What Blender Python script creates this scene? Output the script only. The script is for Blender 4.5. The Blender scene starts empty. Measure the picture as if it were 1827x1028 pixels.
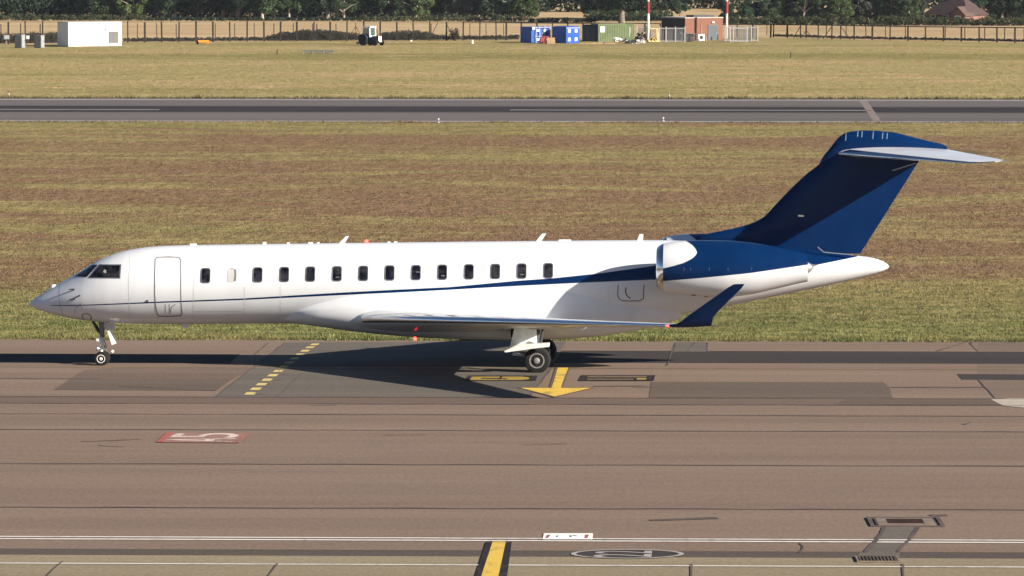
import bpy, math, random
import numpy as np
from math import radians, sin, cos, tan, pi, atan, sqrt
from mathutils import Vector, Matrix, Euler

random.seed(7)
rng = np.random.default_rng(11)
S = bpy.context.scene
COL = S.collection

# ------------------------------------------------------------------ camera, world, sun, exposure
PW, PH, FPX = 1827.0, 1028.0, 7300.0
CX, CY, CAMH = 913.5, 514.0, 15.33
PITCH, YAW = atan(633.0 / FPX), radians(1.48)
cd = bpy.data.cameras.new("camera")
cam = bpy.data.objects.new("camera", cd)
COL.objects.link(cam)
cam.location = (0, 0, CAMH)
cam.rotation_euler = Euler((pi / 2 - PITCH, 0, YAW), 'XYZ')
cd.sensor_width = 36.0
cd.lens = 36.0 * FPX / PW
cd.clip_start, cd.clip_end = 1.0, 20000.0
S.camera = cam

SUN_AZ, SUN_EL = radians(-27.0), radians(23.5)          # azimuth from +X, clockwise is towards the camera
SDIR = Vector((cos(SUN_EL) * cos(SUN_AZ), cos(SUN_EL) * sin(SUN_AZ), sin(SUN_EL)))
w = bpy.data.worlds.new("World"); S.world = w; w.use_nodes = True
nt = w.node_tree
bg = nt.nodes["Background"]
sky = nt.nodes.new("ShaderNodeTexSky"); sky.sky_type = 'NISHITA'; sky.sun_disc = False
sky.sun_elevation = SUN_EL
sky.sun_rotation = pi / 2 - SUN_AZ                       # clockwise from +Y
sky.air_density, sky.dust_density, sky.ozone_density = 0.6, 0.2, 2.0
nt.links.new(sky.outputs[0], bg.inputs[0]); bg.inputs[1].default_value = 0.05
sl = bpy.data.lights.new("sun", 'SUN'); sl.energy = 5.0; sl.angle = radians(0.5); sl.color = (1.0, 0.91, 0.78)
so = bpy.data.objects.new("sun", sl); COL.objects.link(so)
so.rotation_euler = SDIR.to_track_quat('Z', 'Y').to_euler()
S.view_settings.view_transform = 'Standard'
S.view_settings.look = 'None'
S.view_settings.exposure = 1.2
S.view_settings.gamma = 1.0

# ------------------------------------------------------------------ pixel <-> place
RC = Euler((pi / 2 - PITCH, 0, YAW), 'XYZ').to_matrix()
CP = Vector((0, 0, CAMH))
def ray(px, py):
    return RC @ Vector(((px - CX) / FPX, -(py - CY) / FPX, -1.0))
TILT = tan(radians(1.5))                                  # the taxiway falls away to the grass
D_NOSE = (CP + ray(181, 652) * (-CAMH / ray(181, 652).z)).y
Y_FALL = D_NOSE + 13.5
def zg(y): return -TILT * (min(y, Y_FALL) - D_NOSE)
def G(px, py, z=0.0):
    """ground point under a pixel, z above the ground there"""
    d = ray(px, py)
    t = (z + TILT * D_NOSE - CAMH) / (d.z + TILT * d.y)
    if not 0 < t * d.y < Y_FALL: t = (z + zg(Y_FALL) - CAMH) / d.z
    return CP + d * t
def GY(py, px=CX): return G(px, py).y
def mpp(px, py):                                         # metres per pixel at a ground pixel
    d = ray(px, py); t = -CAMH / d.z
    return t / FPX
PSI, BANK = radians(2.0), radians(1.5)
AM = Matrix.Translation(G(181, 652)) @ Matrix.Rotation(-PSI, 4, 'Z') @ Matrix.Rotation(-BANK, 4, 'X')
AI = AM.inverted(); AO = AI @ CP; AR = AI.to_3x3()
def A(px, py, ya=0.0):                                   # pixel -> (x,z) of the aircraft in its plane y = ya
    d = AR @ ray(px, py); t = (ya - AO.y) / d.y
    p = AO + d * t
    return p.x, p.z

# ------------------------------------------------------------------ mesh helpers
class MB:
    def __init__(s): s.v, s.f = [], []
    def add(s, vs, fs):
        b = len(s.v); s.v += [tuple(p) for p in vs]; s.f += [tuple(i + b for i in f) for f in fs]; return s
    def box(s, c, d, rz=0.0, ry=0.0, taper=1.0):
        M = Matrix.Rotation(rz, 3, 'Z') @ Matrix.Rotation(ry, 3, 'Y')
        vs = []
        for k in (-1, 1):
            q = taper if k > 0 else 1.0
            for sx, sy in ((-1, -1), (1, -1), (1, 1), (-1, 1)):
                vs.append(Vector(c) + M @ Vector((sx * d[0] / 2 * q, sy * d[1] / 2 * q, k * d[2] / 2)))
        return s.add(vs, [(3, 2, 1, 0), (4, 5, 6, 7), (0, 1, 5, 4), (1, 2, 6, 5), (2, 3, 7, 6), (3, 0, 4, 7)])
    def tube(s, pts, rs, n=8, cap=True):
        pts = [Vector(p) for p in pts]
        if not hasattr(rs, '__len__'): rs = [rs] * len(pts)
        rings = []
        for i, p in enumerate(pts):
            a = pts[max(0, i - 1)]; b = pts[min(len(pts) - 1, i + 1)]
            t = (b - a).normalized()
            u = t.cross(Vector((0, 0, 1)) if abs(t.z) < .9 else Vector((1, 0, 0))).normalized(); v = t.cross(u)
            rings.append([p + (u * cos(2 * pi * k / n) + v * sin(2 * pi * k / n)) * rs[i] for k in range(n)])
        return s.loft(rings, cap)
    def loft(s, rings, cap=True, closed=True):
        n = len(rings[0]); vs = [p for r in rings for p in r]; fs = []
        for i in range(len(rings) - 1):
            for k in range(n if closed else n - 1):
                a = i * n + k; b = i * n + (k + 1) % n
                fs.append((a, b, b + n, a + n))
        if cap:
            fs.append(tuple(range(n - 1, -1, -1))); fs.append(tuple(range((len(rings) - 1) * n, len(rings) * n)))
        return s.add(vs, fs)
    def lathe(s, prof, c, axis='Y', n=24):               # prof = (r, t) along the axis
        rings = []
        for r, t in prof:
            ring = []
            for k in range(n):
                a = 2 * pi * k / n
                if axis == 'Y': p = (c[0] + r * cos(a), c[1] + t, c[2] + r * sin(a))
                elif axis == 'X': p = (c[0] + t, c[1] + r * cos(a), c[2] + r * sin(a))
                else: p = (c[0] + r * cos(a), c[1] + r * sin(a), c[2] + t)
                ring.append(p)
            rings.append(ring)
        return s.loft(rings, cap=True)
    def grid(s, P):                                       # P[i][j] points
        n, m = len(P), len(P[0])
        return s.add([p for r in P for p in r], [(i * m + j, i * m + j + 1, (i + 1) * m + j + 1, (i + 1) * m + j) for i in range(n - 1) for j in range(m - 1)])
    def prism(s, poly, off):                              # polygon of 3D points extruded by off
        n = len(poly); o = Vector(off)
        vs = [Vector(p) for p in poly] + [Vector(p) + o for p in poly]
        return s.add(vs, [tuple(range(n)), tuple(range(2 * n - 1, n - 1, -1))] + [(i, i + n, (i + 1) % n + n, (i + 1) % n) for i in range(n)])
    def build(s, name, m=None, parent=None, smooth=None):
        me = bpy.data.meshes.new(name); me.from_pydata(s.v, [], s.f)
        if smooth != 'raw':
            import bmesh
            bm = bmesh.new(); bm.from_mesh(me); bmesh.ops.recalc_face_normals(bm, faces=bm.faces); bm.to_mesh(me); bm.free()
        if isinstance(smooth, (int, float)) and not isinstance(smooth, bool):
            me.polygons.foreach_set('use_smooth', [True] * len(me.polygons)); me.set_sharp_from_angle(angle=radians(smooth))
        return link(name, me, m, parent)
def link(name, me, m=None, parent=None):
    o = bpy.data.objects.new(name, me); COL.objects.link(o)
    if m: me.materials.append(m)
    if parent: o.parent = parent
    return o
def tag(o, label=None, cat=None, group=None, kind=None):
    if label: o['label'] = label
    if cat: o['category'] = cat
    if group: o['group'] = group
    if kind: o['kind'] = kind
    return o
def thing(name, label, cat, loc=(0, 0, 0), rz=0.0, group=None):
    o = bpy.data.objects.new(name, None); COL.objects.link(o); o.empty_display_size = .2
    o.location = loc; o.rotation_euler = (0, 0, rz)
    return tag(o, label, cat, group)

# ------------------------------------------------------------------ materials
class NT:
    def __init__(s, name):
        s.m = bpy.data.materials.new(name); s.m.use_nodes = True; s.t = s.m.node_tree
        s.b = s.t.nodes['Principled BSDF']
    def n(s, typ, **kw):
        x = s.t.nodes.new('ShaderNode' + typ)
        for k, v in kw.items(): setattr(x, k, v)
        return x
    def l(s, a, b): s.t.links.new(a, b)
    def set(s, sock, v):
        if hasattr(v, 'is_output') or isinstance(v, bpy.types.NodeSocket): s.l(v, sock)
        else: sock.default_value = v
    def math(s, op, a, b=0.0, c=None, clamp=False):
        x = s.n('Math', operation=op, use_clamp=clamp); s.set(x.inputs[0], a); s.set(x.inputs[1], b)
        if c is not None: s.set(x.inputs[2], c)
        return x.outputs[0]
    def pos(s, kind='Position', scale=(1, 1, 1)):
        if kind == 'Position': o = s.n('NewGeometry').outputs['Position']
        else: o = s.n('TexCoord').outputs[kind]
        v = s.n('VectorMath', operation='MULTIPLY'); s.l(o, v.inputs[0]); v.inputs[1].default_value = scale
        return v.outputs[0]
    def noise(s, vec, scale, detail=4.0, rough=.55, dist=0.0):
        x = s.n('TexNoise'); s.l(vec, x.inputs['Vector']); x.inputs['Scale'].default_value = scale
        x.inputs['Detail'].default_value = detail; x.inputs['Roughness'].default_value = rough; x.inputs['Distortion'].default_value = dist
        return x.outputs['Fac']
    def ramp(s, f, a, b, lo=0.0, hi=1.0):
        x = s.n('MapRange', interpolation_type='SMOOTHSTEP'); s.l(f, x.inputs[0])
        x.inputs[1].default_value, x.inputs[2].default_value, x.inputs[3].default_value, x.inputs[4].default_value = a, b, lo, hi
        return x.outputs[0]
    def mix(s, f, a, b, blend='MIX'):
        x = s.n('Mix', data_type='RGBA', blend_type=blend)
        s.set(x.inputs[0], f)
        for sock, v in ((x.inputs[6], a), (x.inputs[7], b)):
            if isinstance(v, bpy.types.NodeSocket): s.l(v, sock)
            else: sock.default_value = (*v, 1.0)
        return x.outputs[2]
    def color(s, v): s.set(s.b.inputs['Base Color'], v if isinstance(v, bpy.types.NodeSocket) else (*v, 1.0))
    def bump(s, h, strength=.3, dist=.02):
        x = s.n('Bump'); x.inputs['Strength'].default_value = strength; x.inputs['Distance'].default_value = dist
        s.l(h, x.inputs['Height']); s.l(x.outputs[0], s.b.inputs['Normal'])
    def rough(s, v): s.set(s.b.inputs['Roughness'], v)
    def curve(s, f, pts):
        x = s.n('FloatCurve'); c = x.mapping.curves[0]
        while len(c.points) < len(pts): c.points.new(.5, .5)
        for p, (a, b) in zip(c.points, pts): p.location = (a, b); p.handle_type = 'VECTOR'
        x.mapping.use_clip = False
        x.mapping.update(); s.l(f, x.inputs['Value'])
        return x.outputs[0]

def mat(name, col, rough=.6, metal=0.0, var=.12, scale=3.0, spec=.4, bump=0.0, coords='Object', emit=0.0, coat=0.0):
    N = NT(name); p = N.pos(coords)
    f = N.ramp(N.noise(p, scale, 5), .3, .7)
    N.color(N.mix(f, tuple(c * (1 - var) for c in col), tuple(min(1, c * (1 + var)) for c in col)))
    N.rough(rough); N.b.inputs['Metallic'].default_value = metal; N.b.inputs['Specular IOR Level'].default_value = spec
    if coat: N.b.inputs['Coat Weight'].default_value = coat; N.b.inputs['Coat Roughness'].default_value = .06
    if bump: N.bump(N.noise(p, scale * 8, 3), bump, .01)
    if emit:
        N.b.inputs['Emission Color'].default_value = (*col, 1); N.b.inputs['Emission Strength'].default_value = emit
    return N.m

# grass colours, one recipe for the sheet and for the blades standing on it
Y_EDGE, Y_R0, Y_R1 = GY(608.5), GY(218.5), GY(176.5)
def grass_color(N, tint=None):
    P = N.pos('Position')
    a = N.noise(N.pos('Position', (.017, .05, 0)), 1.0, 6, .64, 1.0)
    b = N.noise(N.pos('Position', (.09, .20, 0)), 1.0, 6, .68, .8)
    c = N.noise(N.pos('Position', (.6, 1.2, .6)), 1.0, 4, .7)
    sep = N.n('SeparateXYZ'); N.l(P, sep.inputs[0]); y = sep.outputs[1]
    near = N.ramp(y, Y_EDGE, Y_EDGE + 34, 1.0, 0.0)                     # watered strip beside the taxiway
    band = N.math('MULTIPLY', N.ramp(y, Y_R0 - 26, Y_R0 - 10, 0, 1), .55)   # greener by the runway
    far = N.ramp(y, Y_R1 - 10, Y_R1 + 5, 0, 1)
    k = N.math('ADD', N.math('MULTIPLY', a, .62), N.math('MULTIPLY', b, .38))
    k = N.math('ADD', k, N.math('MULTIPLY', near, -.13))
    k = N.math('ADD', k, N.math('MULTIPLY', band, -.12))
    brown = N.ramp(k, .405, .55)
    olive = N.mix(N.ramp(b, .35, .65), (0.2550, 0.2020, 0.0930), (0.1950, 0.1720, 0.0720))
    col = N.mix(brown, olive, (0.1930, 0.1250, 0.0750))
    green = N.mix(N.ramp(c, .35, .7), (0.1230, 0.1480, 0.0480), (0.2050, 0.1980, 0.0800))
    col = N.mix(N.math('MULTIPLY', near, N.ramp(b, .35, .62, .5, 1.0)), col, green)
    straw = N.mix(N.ramp(k, .42, .56), (0.2838, 0.2376, 0.1056), (0.3828, 0.2706, 0.1452))
    straw = N.mix(N.math('MULTIPLY', N.ramp(b, .5, .66), .5), straw, (0.2178, 0.1980, 0.0766))
    col = N.mix(far, col, straw)
    g2 = N.noise(N.pos('Position', (.006, .03, 0)), 1.0, 4, .6, .5)
    mow = N.math('ABSOLUTE', N.math('SUBTRACT', N.math('ADD', y, N.math('MULTIPLY', g2, 26.0)), GY(100) + 13.0))
    grn = N.math('MULTIPLY', N.math('MAXIMUM', N.ramp(mow, 5, 15, .8, 0), N.ramp(g2, .5, .68, 0, .75)), far)
    col = N.mix(grn, col, (.190, .172, .066))
    col = N.mix(N.math('MULTIPLY', N.ramp(b, .52, .66, 0, .6), far), col, (.44, .31, .185))
    v = N.ramp(c, .3, .75, .76, 1.2)
    col = N.mix(1.0, col, N.n('CombineColor').outputs[0] if False else v, 'MULTIPLY')
    if tint is not None: col = N.mix(1.0, col, tint, 'MULTIPLY')
    return col, c
N = NT('grass_sheet'); col, c = grass_color(N); N.color(col); N.rough(1.0); N.b.inputs['Specular IOR Level'].default_value = .0
N.bump(N.noise(N.pos('Position', (1.2, .5, 1)), 1.0, 4, .7), .7, .35); M_GRASS = N.m
N = NT('grass_blade'); at = N.n('Attribute', attribute_name='tint'); col, c = grass_color(N, at.outputs['Fac'])
N.color(col); N.rough(.75); N.b.inputs['Specular IOR Level'].default_value = .15
tr = N.n('BsdfTranslucent'); N.l(col, tr.inputs[0]); mx = N.n('MixShader'); mx.inputs[0].default_value = .3
N.l(N.b.outputs[0], mx.inputs[1]); N.l(tr.outputs[0], mx.inputs[2]); N.l(mx.outputs[0], N.t.nodes['Material Output'].inputs[0]); M_BLADE = N.m

def asphalt(name, col, streak=.1, speck=.15, stain=.3):
    N = NT(name)
    a = N.noise(N.pos('Position', (.02, .35, 0)), 1.0, 5, .6)
    b = N.noise(N.pos('Position', (.12, .3, 0)), 1.0, 5, .65, .5)
    c = N.noise(N.pos('Position', (9, 3.2, 0)), 1.0, 3, .8)
    d = N.noise(N.pos('Position', (.5, .9, 0)), 1.0, 5, .7, 1.0)
    base = N.mix(N.ramp(a, .3, .7), tuple(x * (1 - streak) for x in col), tuple(x * (1 + streak) for x in col))
    base = N.mix(N.ramp(b, .5, .78, 0, .5), base, (col[0] * .85, col[1] * .9, col[2] * .95))
    base = N.mix(1.0, base, N.ramp(c, .25, .75, 1 - speck, 1 + speck), 'MULTIPLY')
    base = N.mix(N.ramp(d, .60, .80, 0, stain), base, tuple(x * .5 for x in col))
    N.color(base); N.rough(.95); N.b.inputs['Specular IOR Level'].default_value = .03
    N.bump(c, .25, .01)
    return N.m
M_TAXI = asphalt('taxiway_asphalt', (0.1908, 0.1405, 0.1105))
M_DARK = asphalt('dark_strip_asphalt', (0.0523, 0.0455, 0.0454), stain=.1)
M_GREY = asphalt('grey_patch_asphalt', (0.1241, 0.1092, 0.0958))
M_BRN = asphalt('brown_patch_asphalt', (0.1176, 0.0923, 0.0761))
M_MID = asphalt('seam_band_asphalt', (0.1463, 0.1080, 0.0884))
M_APRON = asphalt('apron_concrete', (.232, .190, .130), streak=.12)
M_PALE = asphalt('pale_repair_concrete', (0.3790, 0.3381, 0.2823), stain=.5)
M_SEAM = mat('joint_sealant', (.080, .058, .049), .8, var=.3, scale=.5)
def paint(name, col, wear=.35):
    N = NT(name); a = N.noise(N.pos('Position', (2.0, .8, 0)), 1.0, 5, .75, .6)
    b = N.noise(N.pos('Position', (.3, .3, 0)), 1.0, 4, .6)
    N.color(N.mix(N.ramp(N.math('ADD', a, N.math('MULTIPLY', b, .35)), .66, .85, 0, wear), col, (.13, .1, .085)))
    N.rough(.8); N.b.inputs['Specular IOR Level'].default_value = .1; return N.m
M_PW = paint('white_road_paint', (.62, .58, .54)); M_PY = paint('yellow_road_paint', (.60, .41, .075), .6); M_PYP = paint('pale_yellow_dash', (.56, .44, .16), .5)
M_PWF = paint('fresh_white_paint', (.85, .82, .76), .05); M_PR = paint('red_road_paint', (.36, .10, .085), .9); M_PRF = paint('worn_red_paint', (.265, .150, .125), 1.0)
M_PDY = paint('dull_yellow_paint', (.30, .22, .05), .5); M_PK = paint('black_road_paint', (.022, .018, .019), .3)
M_PFY = paint('faded_yellow_line', (.20, .15, .09), .6); M_PRW = paint('faded_white_letters', (.58, .47, .42), .9)
M_PGW = paint('faded_runway_white', (.33, .31, .30), .4)
# runway: grey with the rubbered middle
N = NT('runway_asphalt'); P = N.pos('Position'); sp = N.n('SeparateXYZ'); N.l(P, sp.inputs[0])
yc = GY(195.5)
a = N.noise(N.pos('Position', (.012, .25, 0)), 1.0, 5, .6)
dy = N.math('ABSOLUTE', N.math('SUBTRACT', N.math('ADD', sp.outputs[1], N.math('MULTIPLY', N.math('SUBTRACT', a, .5), 5.0)), yc))
rub = N.ramp(dy, 4.6, 8.2, 1, 0)
base = N.mix(N.ramp(a, .3, .7), (0.1100, 0.1000, 0.1000), (0.1400, 0.1250, 0.1212))
base = N.mix(N.ramp(sp.outputs[0], -20, 10, .0, .25), base, (0.0875, 0.0775, 0.0775))
base = N.mix(N.math('MULTIPLY', rub, .93), base, (0.0300, 0.0275, 0.0300))
N.color(base); N.rough(.95); N.b.inputs['Specular IOR Level'].default_value = .03; M_RUN = N.m

# ------------------------------------------------------------------ the ground
XW = 260.0
def sheet(name, pts, m, parent=None, z=0.012):
    o = MB().add([(p[0], p[1], zg(p[1]) + z) for p in pts], [tuple(range(len(pts)))]).build(name, m, parent)
    return o
def strip(name, y0, y1, m, parent=None, z=.012, x0=-XW, x1=XW):
    return sheet(name, [(x0, y0), (x1, y0), (x1, y1), (x0, y1)], m, parent, z)
def pxpoly(name, pts, m, parent=None, z=.016):
    return sheet(name, [G(x, y, z)[:2] for x, y in pts], m, parent, z)

# far land: stubble fields and pasture out to the horizon
N = NT('open_fields'); P = N.pos('Position'); s3 = N.n('SeparateXYZ'); N.l(P, s3.inputs[0])
a = N.noise(N.pos('Position', (.02, .06, 0)), 1.0, 5, .6); b = N.noise(N.pos('Position', (.35, .12, 0)), 1.0, 4, .7)
stub = N.mix(N.ramp(a, .35, .65), (0.3898, 0.2755, 0.1505), (0.4838, 0.3629, 0.2150))
stub = N.mix(N.ramp(b, .5, .72, 0, .45), stub, (0.2640, 0.1860, 0.1020))
rows = N.n('TexWave'); rows.bands_direction = 'Y'; rows.inputs['Scale'].default_value = .05; rows.inputs['Distortion'].default_value = 1.5
N.l(P, rows.inputs['Vector'])
stub = N.mix(N.math('MULTIPLY', rows.outputs['Fac'], .18), stub, (0.2400, 0.1800, 0.1020))
N.color(N.mix(N.ramp(s3.outputs[1], 900, 1100), stub, (0.0720, 0.0840, 0.0360))); N.rough(1.0); N.b.inputs['Specular IOR Level'].default_value = .0; M_FIELD = N.m
ground = MB().grid([[(x, y, zg(y)) for x in (-7000, 7000)] for y in (-600, Y_FALL, 9000)]).build('ground', M_FIELD)
tag(ground, kind='structure')

# airfield grass from the apron to the fence line
FENCE = [(-120, 38, 80.5), (0, 37.5, 79.5), (105, 37.5, 78), (230, 38, 76), (480, 37.5, 74), (700, 38, 73), (860, 39, 72.5), (1000, 40, 71),
         (1150, 41, 69.5), (1360, 43, 67), (1430, 43.5, 68), (1480, 44, 70), (1600, 46, 72.5), (1720, 47.5, 74.5), (1827, 48.5, 77), (1950, 50, 80)]
def fence_at(px):
    xs = [f[0] for f in FENCE]
    return float(np.interp(px, xs, [f[1] for f in FENCE])), float(np.interp(px, xs, [f[2] for f in FENCE]))
fp = [G(x, b)[:2] for x, t, b in FENCE]
gr = MB().add([(x, y, zg(y) + .004) for x, y in [(-XW, 90), (XW, 90), (XW, Y_FALL), (-XW, Y_FALL)] + [(XW, fp[-1][1])] + fp[::-1] + [(-XW, fp[0][1])]],
              [(0, 1, 2, 3), (3, 2) + tuple(range(4, 6 + len(fp)))]).build('grass_field', M_GRASS)
tag(gr, kind='structure')

runway = strip('runway', Y_R0, Y_R1, M_RUN, None, .012); tag(runway, kind='structure')
strip('edge_line', GY(217.6), GY(216.4), M_PGW, runway, .016)
strip('edge_line', GY(179.2), GY(178), M_PGW, runway, .016)
yl = GY(196.6)
for xa, xb in ((-80, 283), (910, 1556)):
    strip('centre_line_dash', yl - .45, yl + .45, M_PGW, runway, .016, G(xa, 196.6).x, G(xb, 196.6).x)
pxpoly('pale_strip', [(1533, 180), (1547, 180), (1572, 216), (1558, 216)], asphalt('pale_strip_concrete', (0.1960, 0.1625, 0.1473)), runway, .016)

taxi = strip('taxiway', GY(994.5), Y_EDGE, M_TAXI, None, .012); tag(taxi, kind='structure')
apron = strip('apron', 20, GY(994.5), M_APRON, None, .012); tag(apron, kind='structure')
T = dict(parent=taxi)
strip('dark_strip', GY(647.6), GY(626), M_DARK, taxi, .016, G(560, 640).x, XW)
strip('dark_strip', GY(650.5), GY(634), M_DARK, taxi, .016, -XW, G(420, 640).x)  # dark strip laid within the fuselage shadow to paint its shade deeper
strip('seam_band', GY(721), GY(710), M_MID, taxi, .016)
strip('tar_band', GY(994), GY(983.3), asphalt('tar_band_asphalt', (.090, .075, .065)), taxi, .016)
pxpoly('resurfaced_patch', [(384, 708.5), (470, 640), (512, 611), (1010, 609.5), (985, 655), (944, 709)], M_GREY, taxi, .020)
pxpoly('resurfaced_patch', [(96, 695), (150, 660), (200, 656.5), (455, 657), (424, 671), (386, 696)], M_MID, taxi, .016)
pxpoly('resurfaced_patch', [(96, 695.5), (127, 676), (412, 677), (386, 697)], M_BRN, taxi, .020)
pxpoly('resurfaced_patch', [(1158, 709.5), (1162, 681.5), (1576, 682), (1588, 692), (1592, 709.8)], M_BRN, taxi, .020)
pxpoly('resurfaced_patch', [(1707, 667.3), (1910, 668.5), (1910, 678.5), (1716, 677.3)], M_DARK, taxi, .020)
pxpoly('resurfaced_patch', [(1745, 610), (1990, 610), (1990, 710), (1775, 709.8), (1745, 679)], asphalt('worn_patch_asphalt', (0.1673, 0.1248, 0.1006)), taxi, .0145)
pxpoly('resurfaced_patch', [(1206, 610.5), (1262, 610.5), (1262, 627.5), (1196, 627.5)], M_GREY, taxi, .020)
pxpoly('resurfaced_patch', [(1512, 711.5), (1600, 710.3), (1790, 710.5), (1786, 722), (1490, 722)], M_BRN, taxi, .020)
pxpoly('pale_patch', [(1768, 712.5), (1800, 710.8), (1990, 711), (1990, 727), (1830, 727.5), (1790, 724)], M_PALE, taxi, .024)
def seam(pts, wpx=1.0, m=M_SEAM, z=.026, jit=.0, name='joint_seam', parent=None):
    """thin sealed joint on the ground through pixel points"""
    P = [G(x, y, z) for x, y in pts]; L = []
    for i in range(len(P) - 1):
        n = max(1, int((P[i + 1] - P[i]).length / 1.2)) if jit else 1
        for k in range(n): L.append(P[i].lerp(P[i + 1], k / n) + Vector((random.uniform(-jit, jit), random.uniform(-jit, jit), 0)))
    L.append(P[-1])
    hw = wpx * .02 * .5
    a, b = [], []
    for i, p in enumerate(L):
        t = (L[min(i + 1, len(L) - 1)] - L[max(i - 1, 0)]).normalized(); nrm = Vector((-t.y, t.x, 0))
        k = (hw * (1 + 5.5 * abs(t.x)))            # lines across the view are seen foreshortened
        k *= random.uniform(.6, 1.25) if jit else 1.0
        a.append(p + nrm * k); b.append(p - nrm * k)
    return MB().grid([a, b]).build(name, m, parent or taxi)
for y in (709.6, 721.2, 740.3, 768, 829, 907):
    seam([(-300, y - 3.2), (913, y), (2150, y + 3.2)], .95, jit=.05)
seam([(913 - 700, 602 + 87), (384, 697)], 1)
seam([(0, 675), (180, 676)], 1.4, jit=.03)
for pts in ([(384, 708), (470, 641), (509, 611)], [(454, 633), (480, 611)], [(494, 708), (540, 665)], [(944, 709), (985, 655)], [(1190, 652), (1206, 611)],
            [(1262, 611), (1262, 627)], [(1226, 627), (1240, 611)], [(1745, 678), (1775, 709)], [(1672, 626), (1720, 611)], [(1745, 626), (1730, 611), (1742, 609)],
            [(1130, 690), (1180, 690)], [(1590, 691), (1755, 691)], [(1720, 757), (1732, 753)], [(1060, 689), (1150, 688.5)], [(1160, 928), (1280, 924)], [(1660, 919.5), (1690, 919)],
            [(1425, 968.5), (1433, 975), (1430, 981), (1425, 985.5)], [(1232, 1006), (1232, 1040)], [(1610, 1006), (1615, 1040)], [(480, 1027), (495, 1005)], [(80, 1030), (112, 1001)]):
    seam(pts, 2.2, jit=.02)
seam([(-300, 653.3), (913, 656.4), (2150, 659.6)], 2.0, M_PFY, .024, jit=.02, name='centre_line')
M_SCUFF = mat('rubber_scuff', (.155, .114, .092), .95, 0, .2, 1.0, 0.0)
for pts in ([(150, 788), (205, 786.5), (250, 783)], [(170, 793), (190, 796), (220, 797)], [(930, 793), (1010, 791.5)], [(690, 776), (760, 775)], [(560, 722.5), (600, 723)]):
    seam(pts, 1.3, M_SCUFF, .022, .12, 'tyre_scuff')
# edge lines
strip('edge_line', GY(963.2), GY(961.5), M_PW, taxi, .024)
strip('edge_line', GY(967.3), GY(965.4), M_PW, taxi, .024)
eg = strip('edge_line', GY(1010.9), GY(1009.3), M_PW, apron, .024)
# yellow stop bar of short dashes
for i in range(13):
    f = i / 12.0; x = 562 + (447 - 562) * f ** 1.06; y = 614.5 + (702 - 614.5) * f ** 1.14
    wd, hh = 7.6 + 2.2 * f, 1.45 + .75 * f
    pxpoly('stop_bar_dash', [(x - wd - 2, y + hh), (x + wd - 4, y + hh), (x + wd + 1, y - hh), (x - wd + 3, y - hh)], M_PYP, taxi, .028)
for x, y in ((500, 668), (488, 678), (473, 690), (458, 703)): seam([(x, y), (x + 16, y)], 1.6)
# arrow with its dark edging
pxpoly('arrow_border', [(991, 655.5), (1017.5, 655.5), (1004, 691), (1062, 691), (989, 709.2), (921, 691), (980, 691)], M_BRN, taxi, .028)
pxpoly('arrow_marking', [(995, 656), (1014, 656), (1003, 684), (1001, 692), (1055, 692), (990, 707.5), (929, 692), (984, 692), (987, 684)], M_PY, taxi, .032)
for (xa, xb, y0, y1, m) in ((830, 957, 670, 679.5, None), (1032, 1167, 669.5, 679.5, None)):
    pxpoly('slot_border', [(xa - 1, y1), (xb - 1, y1), (xb + 2, y0), (xa + 5, y0)], M_PK, taxi, .028)
pxpoly('slot_marking', [(838, 678), (930, 678), (944, 676.5), (944, 673.5), (930, 672), (842, 672)], M_PDY, taxi, .032)
seam([(858, 675), (905, 676)], 2.5, M_PK, .036); seam([(890, 677), (895, 672)], 3, M_PK, .036)
pxpoly('slot_marking', [(1048, 673.2), (1154, 673.2), (1154, 671.6), (1048, 671.6)], M_PFY, taxi, .032)
pxpoly('slot_marking', [(1136, 677.4), (1153, 677.4), (1153, 674.6), (1136, 674.6)], M_PDY, taxi, .032)
pxpoly('slot_marking', [(1048, 677.4), (1130, 677.4), (1130, 676), (1048, 676)], M_PFY, taxi, .032)
# yellow lead line with black borders
pxpoly('lead_line_border', [(845, 1034), (904, 1034), (913, 966.5), (867, 966.5)], M_PK, taxi, .028)
pxpoly('lead_line', [(856.5, 1034), (888, 1034), (902.5, 966), (879, 966)], M_PY, taxi, .032)
# painted characters, laid flat and read from the side
def glyph(ch, q, m, z, parent):
    """q = pixels of (u0,v0),(u1,v0),(u0,v1),(u1,v1); u reads along, v is up"""
    cu = bpy.data.curves.new('glyph', 'FONT'); cu.body = ch; cu.resolution_u = 6
    to = bpy.data.objects.new('glyph', cu); COL.objects.link(to)
    dg = bpy.context.evaluated_depsgraph_get()
    me = bpy.data.meshes.new_from_object(to.evaluated_get(dg))
    bpy.data.objects.remove(to); bpy.data.curves.remove(cu)
    co = np.array([v.co[:] for v in me.vertices]); lo, hi = co.min(0), co.max(0)
    Q = [G(*p, z) for p in q]
    for v in me.vertices:
        u = (v.co.x - lo[0]) / (hi[0] - lo[0]); t = (v.co.y - lo[1]) / (hi[1] - lo[1])
        v.co = (Q[0].lerp(Q[1], u)).lerp(Q[2].lerp(Q[3], u), t)
    me.name = 'painted_character'
    return link('painted_character', me, m, parent)
pxpoly('red_sign_marking', [(278.5, 788.8), (427, 790), (446, 772.3), (300, 771.8)], M_PRF, taxi, .028)
for q in ([(278.5, 788.8), (290, 788.9), (309, 772), (297, 771.9)], [(419, 789.6), (427, 790), (446, 772.3), (437, 772.2)], [(281, 789), (426, 790.2), (427, 789), (282, 787.8)]): pxpoly('red_border', q, M_PR if q[0][0] < 279 else paint('faded_red_border', (.30, .125, .105), 1.0), taxi, .030)
glyph('A', [(413, 788.6), (421, 782), (292, 787.4), (299, 781.6)], M_PRW, .032, taxi)
glyph('5', [(421, 780.8), (431, 773), (301, 780.8), (316, 773)], M_PRW, .032, taxi)
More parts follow.
